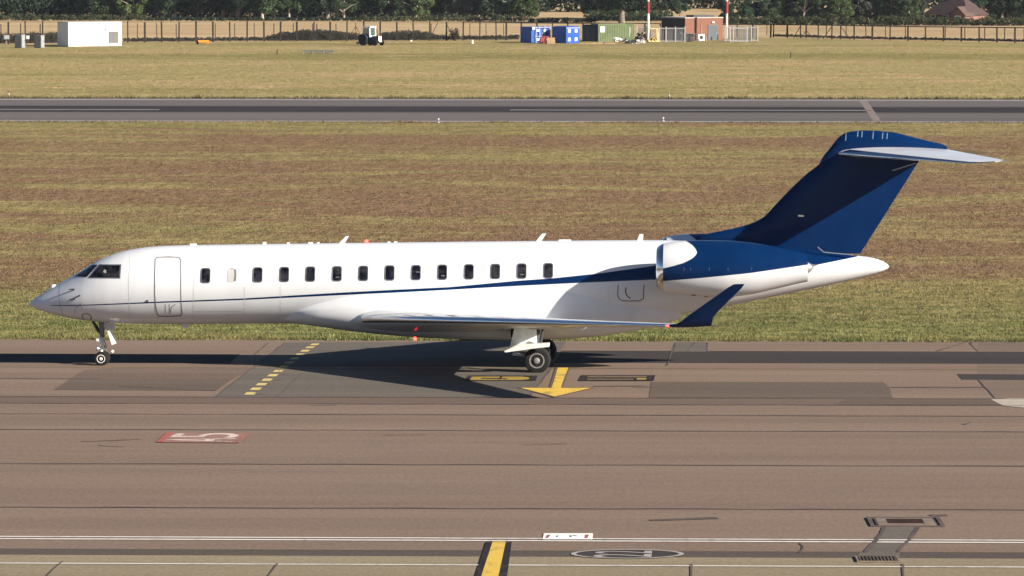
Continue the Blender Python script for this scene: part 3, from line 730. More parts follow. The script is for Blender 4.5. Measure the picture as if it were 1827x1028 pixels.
wlet = [(wing_in[-1][0], wing_in[-1][1], .09, (0, .06, 1)),
        (W3(1206, 580, -15.2), W3(1270, 577.5, -15.22), .10, (0, .3, .95)),
        (W3(1214, 574, -15.32), W3(1272, 567, -15.37), .09, (0, .7, .7)),
        (W3(1228, 563, -15.46), W3(1279, 558, -15.52), .08, CANT),
        (W3(1265, 537, -15.74), W3(1300, 537, -15.79), .075, CANT),
        (W3(1300, 512.5, -16.02), W3(1323, 514.5, -16.06), .07, CANT),
        (W3(1309, 507.5, -16.08), W3(1328.5, 506.8, -16.12), .05, CANT)]
for sgn in (-1, 1):
    ss = wing_in if sgn < 0 else mir(wing_in); ws = wlet if sgn < 0 else mir(wlet)
    wg = MB().loft(surface(ss)).build('wing', M_WHT, jet, 50)
    MB().loft(nose_strip(ss[2:], .10), cap=False, closed=False).build('slat', M_CHROME, wg, 60)
    MB().loft(surface(ws)).build('winglet', M_NAVY, wg, 50)
    MB().loft(nose_strip(ws[2:-1], .09, .004), cap=False, closed=False).build('winglet_edge', M_GREYM, wg, 60)
    le = ss[-1][0]
    MB().tube([(le[0] - .07, le[1] - sgn * .06, le[2] - .0), (le[0] + .03, le[1], le[2])], [.022, .032], 8).build('navigation_light', M_RED if sgn < 0 else mat('green_light', (.02, .3, .1), .3), wg)
    for f, L_ in ((.22, 1.5), (.42, 1.1)):      # flap track fairings
        y = sgn * (1.55 + 13.5 * f); x = xl + (xt - xl) * f + np.interp(f, [.03, .12, .28, .5, .75, 1], [6.7, 5.7, 4.35, 3.2, 2.2, 1.36]) - L_ * .6; z = zl + (zt - zl) * f - .16
        MB().tube([(x - L_ * .5, y, z + .06), (x - L_ * .2, y, z - .02), (x + L_ * .3, y, z - .02), (x + L_ * .6, y, z + .06)], [.02, .12, .11, .02], 10).build('flap_fairing', M_WHT, wg, 50)
    MB().tube([(le[0] + 1.35, le[1], le[2]), (le[0] + 1.6, le[1], le[2] - .01)], .012, 6).build('static_wick', M_GEARD, wg)

# fin and the bullet on top of it
LEp = [(1245, 428), (1247, 421.5), (1267, 416), (1290, 411.5), (1315.6, 406), (1340, 399), (1360.6, 388.5), (1381, 368), (1401, 346.8), (1421, 327), (1442, 308), (1456, 297.5), (1466.8, 287.5), (1473, 277)]
TEp = [(1640.5, 286), (1533, 455.5), (1500, 510)]
lef = [A(*p) for p in LEp]; tef = [A(*p) for p in TEp]
lez = pchip([p[1] for p in lef], [p[0] for p in lef])
tz = lambda z: float(np.interp(z, [tef[2][1], tef[1][1], tef[0][1]], [tef[2][0], tef[1][0], tef[0][0]]))
secs = []
z0 = A(1400, 452)[1]
secs.append(((lef[0][0] + 1.0, 0, z0), (tz(z0), 0, z0), .06, (0, 1, 0)))
for z in list(np.linspace(lef[0][1], lef[-1][1], 30)):
    c = tz(z) - lez(z); th = np.interp(z, [lef[0][1], A(1360, 388)[1], lef[-1][1]], [.42, .44, .36])
    secs.append(((lez(z), 0, z), (tz(z), 0, z), max(.05, th / c), (0, 1, 0)))
fin = MB().loft(surface(secs, 22)).build('fin', M_NAVY, jet, 50)
# rudder gap, small lights and lightning strips
def finseam(p, q, wd, m, name, y=-.17):
    a, b = A(*p, y), A(*q, y); t = Vector((b[0] - a[0], 0, b[1] - a[1])).normalized(); n_ = Vector((-t.z, 0, t.x)) * wd / 2
    A1, B1 = Vector((a[0], y, a[1])), Vector((b[0], y, b[1]))
    MB().prism([A1 + n_, B1 + n_, B1 - n_, A1 - n_], (0, .05, 0)).build(name, m, fin)
bt = [(1462, 291), (1470, 277), (1479, 266.5), (1491, 250.8), (1503.6, 239.5), (1520, 234.3), (1548.5, 232.8), (1589, 235.5), (1630, 245), (1660, 252.5), (1683, 258), (1689, 261), (1690.5, 263)]
bb = [(1462, 293), (1470, 292), (1500, 287), (1540, 284), (1600, 280), (1640, 275), (1665, 271), (1683, 267.5), (1689, 266.3), (1690.5, 264.5)]
btf, bbf = prof(bt), prof(bb); bx = [A(x, 262)[0] for x in (1462, 1470, 1491, 1520, 1560, 1600, 1640, 1670, 1690.5)]
bwf = pchip(bx, [.03, .1, .2, .28, .33, .33, .26, .16, .07]); rings = []
for x in np.linspace(A(1462, 291)[0] + .01, A(1690.5, 263)[0] - .01, 50):
    t, b = btf(x), bbf(x); c, h = (t + b) / 2, max((t - b) / 2, .02); W = bwf(x)
    rings.append([(x, W * cos(2 * pi * k / 28), c + h * sin(2 * pi * k / 28)) for k in range(28)])
bul = MB().loft(rings).build('tail_bullet', M_NAVY, jet, 60)
M_STRIP = mat('blue_grey_sealant', (.16, .20, .28), .5)
for px, y0, y1 in ((1510, 238, 251), (1531, 234.5, 244), (1538.5, 234.5, 245), (1558.5, 234.5, 248), (1575.5, 235, 248), (1583.5, 235.5, 248)):
    pts = []
    for py in np.linspace(y0, y1, 6):
        x, z = A(px - (py - y0) * .1, py, -.2); t, b = btf(x), bbf(x); c, h = (t + b) / 2, (t - b) / 2
        pts.append((x, -(bwf(x) * sqrt(max(0, 1 - ((z - c) / h) ** 2)) + .004), z))
    MB().grid([[(p[0] - .014, p[1], p[2]) for p in pts], [(p[0] + .014, p[1], p[2]) for p in pts]]).build('sealant_strip', M_STRIP, bul)
finseam((1592, 304.5), (1634, 291.5), .03, M_GREYM, 'fin_tip_edge', -.15)
finseam((1459, 441), (1470, 450), .03, M_GREYM, 'fairing_edge', -.52); finseam((1470, 450), (1522, 455), .03, M_GREYM, 'fairing_edge', -.46)
finseam((1424, 385), (1434, 385.6), .06, M_CHROME, 'logo_light', -.25)
# tailplane
def S3(px, py, y): x, z = A(px, py, y); return (x, y, z)
st = [(S3(1492, 273, -.12), S3(1686, 266.5, -.12), .09, (0, 0, 1)), (S3(1500, 274.6, -.34), S3(1690, 266.5, -.34), .085, (0, 0, 1)), (S3(1722, 291.4, -5.0), S3(1788, 285, -5.0), .07, (0, -.05, 1)), (S3(1742, 291.2, -5.2), S3(1793, 286, -5.2), .06, (0, -.05, 1)), (S3(1775, 288.8, -5.32), S3(1797, 286.4, -5.32), .05, (0, -.05, 1))]
for sgn in (-1, 1):
    ss = st if sgn < 0 else mir(st)
    tp = MB().loft(surface(ss)).build('tailplane', M_STAB, jet, 50)
    MB().loft(nose_strip(ss[1:], .09), cap=False, closed=False).build('leading_edge', M_CHROME, tp, 60)
    te = ss[-1][1]; MB().tube([(te[0] - .2, te[1], te[2]), (te[0] + .12, te[1], te[2])], .012, 6).build('static_wick', M_GREYM, tp)
# tail cone seam pieces
a1 = MB().prism([(*A(1441, 470.5, -.95),)[:1] + (-.95,) + (A(1441, 470.5, -.95)[1],), (A(1458, 473.6, -.9)[0], -.9, A(1458, 473.6, -.9)[1]), (A(1441, 477.5, -.95)[0], -.95, A(1441, 477.5, -.95)[1])], (0, .4, 0)).build('exhaust_fairing', M_LINE, jet)
# engines
M_LATCH = mat('latch_blue_grey', (.05, .08, .15), .4)
nst = [(1173, 441, 514), (1176, 438, 517), (1184, 434.6, 519.5), (1200, 431.6, 522.4), (1220, 429.6, 525.4), (1250, 428.6, 528.6), (1290, 429, 530.6), (1330, 431.6, 527), (1380, 438.6, 516.5), (1420, 447, 507), (1441, 453, 502.5)]
tN, bN = prof([(a, b) for a, b, c in nst], -NY), prof([(a, c) for a, b, c in nst], -NY)
xn0, xn1 = A(1173, 478, -NY)[0], A(1441, 478, -NY)[0]; xlip = A(1184, 478, -NY)[0]
for sgn in (-1, 1):
    y = sgn * NY
    def nring(x, k=1.0, y=y): c, r = (tN(x) + bN(x)) / 2, (tN(x) - bN(x)) / 2 * k; return [(x, y + r * cos(2 * pi * i / 56), c + r * sin(2 * pi * i / 56)) for i in range(56)]
    nac = MB().loft([nring(x) for x in np.linspace(xlip - .01, xn1, 40)] + [nring(xn1, .93), nring(xn1 - .4, .9)], cap=False).build('engine_nacelle', M_NAC, jet, 60)
    lip = [nring(xlip, 1.002), nring((xn0 + xlip) / 2 + .03, 1.0), nring(xn0 + .03, .995)]
    c0, r0 = (tN(xn0) + bN(xn0)) / 2, (tN(xn0) - bN(xn0)) / 2
    rr = lambda x, r: [(x, y + r * cos(2 * pi * i / 56), c0 + r * sin(2 * pi * i / 56)) for i in range(56)]
    lip += [rr(xn0 - .015, r0 * .97), rr(xn0 - .03, r0 * .94), rr(xn0 - .015, r0 * .905), rr(xn0 + .06, r0 * .885), rr(xn0 + .25, r0 * .87)]
    MB().loft(lip, cap=False).build('inlet_lip', M_CHROME, nac, 60)
    MB().loft([rr(xn0 + .25, r0 * .87), rr(xn0 + .9, r0 * .85)], cap=False).build('inlet_duct', M_GREYM, nac, 60)
    b = MB()
    for k in range(22):
        a = 2 * pi * k / 22; u = Vector((0, cos(a), sin(a))); t = Vector((0, -sin(a), cos(a))); c = Vector((xn0 + .85, y, c0))
        b.add([c + u * .15 - t * .03 + Vector((.05, 0, 0)), c + u * .15 + t * .03, c + u * r0 * .85 + t * .09 - Vector((.03, 0, 0)), c + u * r0 * .85 - t * .05 + Vector((.08, 0, 0))], [(0, 1, 2, 3)])
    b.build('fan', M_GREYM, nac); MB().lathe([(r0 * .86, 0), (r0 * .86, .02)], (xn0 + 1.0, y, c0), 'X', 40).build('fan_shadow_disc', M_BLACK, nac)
    MB().lathe([(.002, -.38), (.07, -.3), (.14, -.12), (.17, .05)], (xn0 + .85, y, c0), 'X', 20).build('spinner', M_GEARD, nac, 60)
    cc, rc = (tN(xn1) + bN(xn1)) / 2, (tN(xn1) - bN(xn1)) / 2
    MB().lathe([(rc * .9, -.38), (rc * .9, -.36)], (xn1, y, cc), 'X', 40).build('exhaust_duct', M_BLACK, nac)
    MB().lathe([(rc * .6, -.37), (rc * .5, -.05), (rc * .25, .12), (.01, .2)], (xn1, y, cc), 'X', 24).build('exhaust_plug', M_GREYM, nac, 60)
    # pylon carrying the engine
    xp0, xp1 = A(1225, 470, -1.5)[0], A(1425, 470, -1.5)[0]; zp = A(1300, 474, -1.5)[1]
    pr = surface([((xp0 + .5, sgn * .7, zp - .02), (xp1 + .3, sgn * .5, zp), .10, (0, 0, 1)), ((xp0, sgn * (NY - .75), zp - .05), (xp1, sgn * (NY - .45), zp - .02), .10, (0, 0, 1))])
    MB().loft(pr).build('pylon', M_NAVY, nac, 50)
    for px in (1220.5, 1232, 1265.5, 1299, 1341):
        x, z = A(px, 480, -NY - .9); r = (tN(x) - bN(x)) / 2; c = (tN(x) + bN(x)) / 2; yy = sqrt(max(.01, r * r - (z - c) ** 2)) + .004
        MB().box((x, y + sgn * yy, z), (.025, .012, .11)).build('cowl_latch', M_LATCH, nac)
    x = A(1238, 500, -NY)[0]
    MB().box((x, y + sgn * .3, bN(x) + .03), (.14, .02, .04)).build('drain_mast', M_GEARD, nac); x = A(1260, 500, -NY)[0]; MB().box((x, y + sgn * .2, bN(x) + .02), (.1, .02, .05)).build('drain_mast', M_GEARD, nac)
# dorsal cooling inlet ahead of the fin
ribz = A(1230, 431)[1]

# landing gear
def wheel(parent, c, r, wd, rim, facing=-1):
    t = [(r * .58, -wd * .46), (r * .80, -wd * .5), (r * .93, -wd * .44), (r * .985, -wd * .28), (r, -wd * .1), (r, wd * .1), (r * .985, wd * .28), (r * .93, wd * .44), (r * .80, wd * .5), (r * .58, wd * .46)]
    MB().lathe(t, c, 'Y', 36).build('tyre', M_TYRE, parent, 40)
    f = facing
    p = [(r * .60, f * wd * .40), (r * .58, f * wd * .50), (r * .50, f * wd * .50), (r * .46, f * wd * .34), (r * .26, f * wd * .30), (r * .22, f * wd * .56), (r * .10, f * wd * .62), (.004, f * wd * .62)]
    MB().lathe(p, c, 'Y', 32).build('rim', rim, parent, 30)
    b = MB()
    pt = lambda q, k, t: (c[0] + q * r * cos(2 * pi * k / 44), c[1] + f * wd * t, c[2] + q * r * sin(2 * pi * k / 44))
    b.loft([[pt(.315, k, .345) for k in range(44)], [pt(.32, k, .375) for k in range(44)], [pt(.425 if k % 4 < 2 else .335, k, .375) for k in range(44)]], cap=False)
    b.build('rim_slots', M_BLACK, parent)
ng = MB()
zf = botf(0.0)
ng.tube([(.02, 0, .35), (.02, 0, .75)], .035, 12).tube([(.02, 0, .7), (.0, 0, zf + .1)], [.07, .08], 12).tube([(.03, -.3, .25), (.03, .3, .25)], .035, 10)
nose = ng.build('nose_gear', M_GEARW, jet, 40)
for yy in (-.21, .21): wheel(nose, (.03, yy, .255), .255, .19, M_RIMW, -1 if yy < 0 else 1)
MB().tube([(-.32, -.03, zf + .03), (-.12, -.03, zf - .32), (.0, -.03, zf - .42)], [.03, .045, .04], 8).tube([(-.3, .1, zf + .03), (0, .06, zf - .4)], .025, 8).build('drag_brace', M_GEARD, nose, 40)
MB().tube([(.01, 0, zf - .0), (.03, 0, zf - .55)], [.10, .085], 12).build('oleo_housing', mat('oleo_grey', (.17, .17, .175), .45, .3, .2, 6), nose, 40)
MB().prism([(-.18, -.12, .95), (-.02, -.12, .98), (.07, -.12, .9), (.05, -.12, .72), (-.02, -.12, .70), (-.02, -.12, .86), (-.15, -.12, .87)], (0, .22, 0)).build('steering_collar', M_GEARW, nose)
MB().tube([(.02, -.04, .70), (-.01, -.05, .55), (.03, -.02, .36)], [.05, .04, .06], 8).build('torque_link', M_GEARW, nose, 40)
MB().tube([(.1, 0, .72), (.16, 0, .58), (.24, 0, .42)], .02, 6).tube([(.1, .02, .9), (.2, .02, .6)], .015, 6).build('hydraulic_line', M_GEARD, nose, 40)
MB().lathe([(.002, .0), (.07, .0), (.08, .05), (.03, .12)], (-.16, -.1, .60), 'X', 14).lathe([(.002, .0), (.05, .0), (.06, .05), (.03, .1)], (-.1, .12, .60), 'X', 14).build('taxi_light', M_GREYM, nose, 40)
p0, p1 = A(193, 590, -.25), A(203, 614.5, -.25)
MB().tube([(A(188.5, 578, -.25)[0], -.25, A(188.5, 578, -.25)[1]), (p0[0], -.25, p0[1])], .02, 6).build('door_rod', M_GREYM, nose)
dx = Vector((p1[0] - p0[0], 0, p1[1] - p0[1])); nn = Vector((-dx.z, 0, dx.x)).normalized()
MB().prism([Vector((p0[0], -.3, p0[1])) - nn * .03, Vector((p1[0], -.3, p1[1])) - nn * .07, Vector((p1[0], -.3, p1[1])) + nn * .03, Vector((p0[0], -.3, p0[1])) + nn * .04], (0, .5, 0)).build('gear_door', M_GEARW, nose)
MB().box((A(201, 627, -.1)[0], -.1, A(201, 627, -.1)[1]), (.09, .06, .08), ry=.6).build('tow_fitting', M_GEARW, nose)
p0, p1 = A(197, 574.5, -.45), A(208, 571.5, -.45)
MB().prism([(p0[0], -.5, p0[1]), (p1[0], -.5, p1[1] + .03), (p1[0], -.5, p1[1] - .02), (p0[0], -.5, p0[1] - .05)], (0, .05, 0)).build('gear_door', M_GEARW, nose)
MB().prism([(A(184, 573, .4)[0], .42, zf), (A(205, 575, .4)[0], .42, zf), (A(205, 575, .4)[0], .5, zf - .3), (A(184, 573, .4)[0], .5, zf - .3)], (0, .03, 0)).build('gear_door', M_GEARW, nose)
xm = A(957.8, 641.5, -2.45)[0]; rm = .455
for sgn in (-1, 1):
    dz = 0.0
    zc_ = rm + dz
    mg = MB().tube([(xm, sgn * 2.03, zc_), (xm - .02, sgn * 2.02, zc_ + .6), (xm - .03, sgn * 2.0, 1.75)], [.09, .10, .13], 14).tube([(xm, sgn * 1.6, zc_), (xm, sgn * 2.45, zc_)], .07, 12).tube([(xm + .1, sgn * 2.0, 1.0), (xm + .2, sgn * 1.2, 1.75)], .05, 8).build('main_gear', M_GEARD, jet, 40)
    for yy in (1.78, 2.30): wheel(mg, (xm, sgn * yy, zc_), rm, .34, M_RIM, sgn if yy > 2 else -sgn)
    y = sgn * 2.62
    if sgn < 0: P = lambda px, py, yy=-2.62: (A(px, py, yy)[0], yy, A(px, py, yy)[1])
    pan = [P(918, 584), (P(957, 584)), P(958.5, 613), P(909, 624)]
    MB().prism([(p[0], sgn * abs(p[1]), p[2] + (0 if sgn < 0 else .0)) for p in pan], (0, sgn * .04, 0)).build('gear_door', M_GEARW, mg)
    low = [P(901, 624.5), P(925.5, 614), P(981, 610.5), P(981, 617), P(950, 620.5), P(903, 627)]
    MB().prism([(p[0], sgn * (abs(p[1]) + .08), p[2]) for p in low], (0, sgn * .42, .0)).build('lower_gear_door', M_GEARW, mg)
    tri = [P(944, 608.5), P(957, 603), P(958.5, 613)]
    MB().prism([(p[0], sgn * (abs(p[1]) + .06), p[2]) for p in tri], (0, sgn * .05, 0)).build('door_bracket', M_GEARW, mg)
    MB().box((xm - .75, sgn * 2.3, zc_ + .22), (.2, .14, .1)).tube([(xm - .7, sgn * 2.25, zc_ + .2), (xm - .1, sgn * 2.1, zc_ + .1)], .05, 8).build('torque_link', M_GREYM, mg)
    MB().box((xm - .72, sgn * 1.35, A(930, 592, -1.6)[1]), (.45, 1.1, .36)).build('wheel_well', M_BLACK, mg)
ribbon_b = MB()
for p, q in (((650, 578), (900, 588)),):
    a_, b_ = A(*p, -1.66), A(*q, -1.70)
    ribbon_b.prism([(a_[0], -1.60, a_[1]), (b_[0], -1.69, b_[1]), (b_[0], -1.69, b_[1] - .02), (a_[0], -1.60, a_[1] - .02)], (0, -.006, 0))
ribbon_b.build('belly_panel_gap', M_LINE, jet)
blade([(318, 577), (330, 585), (336, 585), (334, 577)], .04)                                     # blade aerial under the nose

# ------------------------------------------------------------------ fences
M_POST = mat('dark_fence_timber', (.020, .013, .008), .85, 0, .3, 2); M_POST2 = mat('brown_fence_timber', (.065, .042, .024), .85, 0, .3, 2)
def mesh_mat(name, col, cover):
    N = NT(name); N.color(col); N.rough(.7)
    tp = N.n('BsdfTransparent'); mx = N.n('MixShader')
    wv = []
    for ang in (45, -45):
        mp = N.n('Mapping'); mp.inputs['Rotation'].default_value = (0, radians(ang), 0); N.l(N.pos('Object'), mp.inputs['Vector'])
        t = N.n('TexWave'); t.bands_direction = 'X'; t.wave_profile = 'TRI'; t.inputs['Scale'].default_value = 4.0; N.l(mp.outputs[0], t.inputs['Vector']); wv.append(N.math('GREATER_THAN', t.outputs['Fac'], 1 - cover))
    N.l(N.math('MAXIMUM', wv[0], wv[1]), mx.inputs[0]); N.l(tp.outputs[0], mx.inputs[1]); N.l(N.b.outputs[0], mx.inputs[2]); N.l(mx.outputs[0], N.t.nodes['Material Output'].inputs[0])
    return N.m
M_CHAIN = mesh_mat('chain_link', (.10, .085, .065), .045)
def fence(name, label, xs, offset, htf, pw, m, braces, rail, mm, step_px=None):
    root = thing(name, label, 'fence')
    pts = []
    me = None
    for px in xs:
        t, b = fence_at(px); p = G(px, b); p = Vector((p.x, p.y + offset, p.z)); h = (b - t) * mpp(px, b) * htf
        pts.append((px, p, h))
        if me is None:
            o = MB().box((0, 0, .5), (pw, pw, 1.0)).build('fence_post', m, root); me = o.data
        else:
            o = bpy.data.objects.new('fence_post', me); COL.objects.link(o); o.parent = root
        o.location = p; o.scale = (random.uniform(.75, 1.25), 1, h * random.uniform(.97, 1.03)); o.rotation_euler = (random.uniform(-.015, .015), random.uniform(-.02, .02), 0)
    g = MB().grid([[(p.x, p.y - pw * .6, p.z + .05) for _, p, h in pts], [(p.x, p.y - pw * .6, p.z + h * .97) for _, p, h in pts]]); g.build('wire_mesh', mm, root, 'raw')
    if rail:
        r = MB()
        for i in range(len(pts) - 1):
            for k, th in ((.97, .05), (1.0, .035)):
                a, b = pts[i], pts[i + 1]; r.tube([a[1] + Vector((0, -pw, a[2] * k)), b[1] + Vector((0, -pw, b[2] * k))], th * rail * (.25 if a[0] < 930 else 1.0), 4)
        r.build('top_wire', m, root)
    if braces:
        for a, b_, hf in braces:
            ta, ba = fence_at(a); p = G(a, ba); q = G(b_, fence_at(b_)[1]); h = (ba - ta) * mpp(a, ba) * htf
            MB().tube([Vector((p.x, p.y + offset - .1, p.z + h * hf)), Vector((q.x, q.y + offset - .1, q.z))], .05, 6).build('brace', m, root)
    return root
xs1 = list(np.arange(-76, 460, 30.4)) + list(np.arange(460 + 11, 900, 29.6)) + [796] + list(np.arange(903, 1362, 27.5)) + [1375, 1380, 1405, 1428, 1438, 1460, 1484, 1500, 1524] + list(np.arange(1556, 1900, 31.8))
xs1 = sorted(xs1)
fence('perimeter_fence', 'tall dark timber post and wire fence along the far airfield edge', xs1, 0, 1.0, .21, M_POST, ((781, 765, .95), (796, 812, .95), (1428, 1416, .9), (1438, 1430, .6), (1438, 1451, .6), (1484, 1468, .9), (1500, 1517, .9)), 1.0, M_CHAIN)
xs2 = sorted(list(np.arange(-60, 560, 35.6)) + [553, 588, 624, 729, 761, 832, 862, 894] + list(np.arange(1374, 1900, 36.2)))
fence('field_fence', 'lower brown post fence standing just behind the tall fence', xs2, 14, .80, .15, M_POST2, ((624, 610, .8), (624, 636, .8)), 0, mesh_mat('field_wire', (.10, .085, .065), .02))

# ------------------------------------------------------------------ vegetation
def leaf_mat(name, a, b, dark=.6):
    N = NT(name); oi = N.n('ObjectInfo'); g = N.noise(N.pos('Object'), .55, 4, .6); h = N.noise(N.pos('Object'), 4.0, 2, .6)
    c = N.mix(N.ramp(g, .35, .65), a, b); c = N.mix(1.0, c, N.ramp(h, .3, .7, .75, 1.2), 'MULTIPLY')
    c = N.mix(1.0, c, N.math('ADD', N.math('MULTIPLY', oi.outputs['Random'], .4), .8), 'MULTIPLY')
    N.color(c); N.rough(.65); N.b.inputs['Specular IOR Level'].default_value = .2
    tr = N.n('BsdfTranslucent'); N.l(c, tr.inputs[0]); mx = N.n('MixShader'); mx.inputs[0].default_value = .25
    N.l(N.b.outputs[0], mx.inputs[1]); N.l(tr.outputs[0], mx.inputs[2]); N.l(mx.outputs[0], N.t.nodes['Material Output'].inputs[0])
    return N.m
M_LD = leaf_mat('dark_foliage', (0.0238, 0.0436, 0.0251), (0.0422, 0.0660, 0.0343)); M_LM = leaf_mat('mid_foliage', (0.0396, 0.0686, 0.0317), (0.0686, 0.1003, 0.0449))
M_LB = leaf_mat('bright_foliage', (0.0660, 0.1082, 0.0396), (0.1056, 0.1452, 0.0554)); M_LG = leaf_mat('grey_foliage', (0.0686, 0.0792, 0.0581), (0.1003, 0.1056, 0.0739))
M_SCRUB = leaf_mat('dark_scrub', (.030, .030, .023), (.042, .041, .031)); M_HEDGE = leaf_mat('hedge_foliage', (.050, .064, .028), (.080, .088, .042))
M_BARK = mat('grey_bark', (.16, .13, .10), .9, 0, .3, 3); M_BARKP = mat('pale_bark', (.34, .30, .25), .9, 0, .2, 3)
def leaf_mesh(clumps, per, size, seed):
    r = np.random.default_rng(seed); C = []
    for (cx, cy, cz, rad) in clumps:
        n = max(6, int(per * rad ** 2)); d = r.normal(0, 1, (n, 3)); d /= np.linalg.norm(d, axis=1)[:, None]
        C.append(np.array([cx, cy, cz]) + d * (rad * r.uniform(.45, 1.05, n) ** .6)[:, None] * np.array([1, 1, .8]))
    P = np.concatenate(C); P = P[P[:, 2] > .1]; n = len(P)
    u = r.normal(0, 1, (n, 3)); u /= np.linalg.norm(u, axis=1)[:, None]; v = np.cross(u, r.normal(0, 1, (n, 3))); v /= np.linalg.norm(v, axis=1)[:, None]
    s = (size * r.uniform(.6, 1.3, n))[:, None]
    V = np.stack([P - u * s - v * s * .5, P + u * s - v * s * .6, P + u * s * .8 + v * s * .6, P - u * s * .7 + v * s * .5], 1)
    me = bpy.data.meshes.new('crown'); me.vertices.add(4 * n); me.vertices.foreach_set('co', V.reshape(-1)); me.loops.add(4 * n)
    me.loops.foreach_set('vertex_index', np.arange(4 * n)); me.polygons.add(n); me.polygons.foreach_set('loop_start', np.arange(0, 4 * n, 4)); me.update(); me.validate()
    return me
def crown_clumps(H, R, base, n, seed):
    r = random.Random(seed); o = []
    for _ in range(n):
        a = r.uniform(0, 2 * pi); t = r.random(); z = base + (H - base) * t
        prof_ = sqrt(max(.05, 1 - (2 * t - .85) ** 2 / 1.4)); d = R * prof_ * (r.random() ** .4) * .85
        o.append((d * cos(a), d * sin(a), z, r.uniform(.13, .24) * R * 1.15))
    return o
def trunk_mesh(H, r0, base, R, seed):
    r = random.Random(seed); b = MB()
    b.tube([(0, 0, -.1), (.05, 0, base * .7 + .4), (r.uniform(-.3, .3), r.uniform(-.3, .3), base + H * .25), (r.uniform(-.5, .5), 0, H * .75)], [r0 * 1.25, r0, r0 * .7, r0 * .2], 10)
    for k in range(6):
        a = 2 * pi * k / 6 + r.uniform(-.4, .4); z = base * .8 + r.uniform(.3, H * .25); L = R * r.uniform(.5, .8)
        b.tube([(0, 0, z), (cos(a) * L * .5, sin(a) * L * .5, z + L * .35), (cos(a) * L, sin(a) * L, z + L * .55)], [r0 * .45, r0 * .3, r0 * .08], 7)
    return b
PROTO = {}
def proto(kind):
    if kind in PROTO: return PROTO[kind]
    H, R, base, n, m, r0, seed, bark, per = {'oak': (11, 5.6, 2.4, 74, M_LD, .42, 1, M_BARK, 190), 'dark': (10, 5.0, .9, 70, M_LD, .32, 2, M_BARK, 190), 'mid': (9.5, 4.4, .7, 64, M_LM, .28, 3, M_BARKP, 200),
        'bright': (8.5, 3.7, .5, 56, M_LB, .25, 4, M_BARKP, 220), 'grey': (8.5, 4.2, .6, 60, M_LG, .25, 5, M_BARK, 200), 'loose': (9, 3.8, 1.6, 34, M_LM, .2, 6, M_BARKP, 190), 'bush': (2.9, 2.2, .2, 30, M_LM, .08, 8, M_BARK, 420), 'bushd': (2.7, 2.3, .2, 30, M_LD, .08, 9, M_BARK, 420)}[kind]
    me = leaf_mesh(crown_clumps(H, R, base + .6, n, seed), per * 1.5, .165 if H > 4 else .11, seed)
    me.materials.append(m)
    tb = trunk_mesh(H, r0, base, R, seed).build('trunk', bark, None, 50); tm = tb.data; bpy.data.objects.remove(tb)
    PROTO[kind] = (me, tm); return PROTO[kind]
def tree(kind, px, py, sc, label, group='trees behind the far fence', name='broadleaf_tree', cat='tree', sx=1.0):
    me, tm = proto(kind); p = G(px, py)
    root = thing(name, label, cat, (p.x, p.y, p.z), random.uniform(0, 6.28), group)
    root.scale = (sc * sx, sc * sx, sc)
    for nm, d in (('trunk', tm), ('crown', me)):
        o = bpy.data.objects.new(nm, d); COL.objects.link(o); o.parent = root
    return root
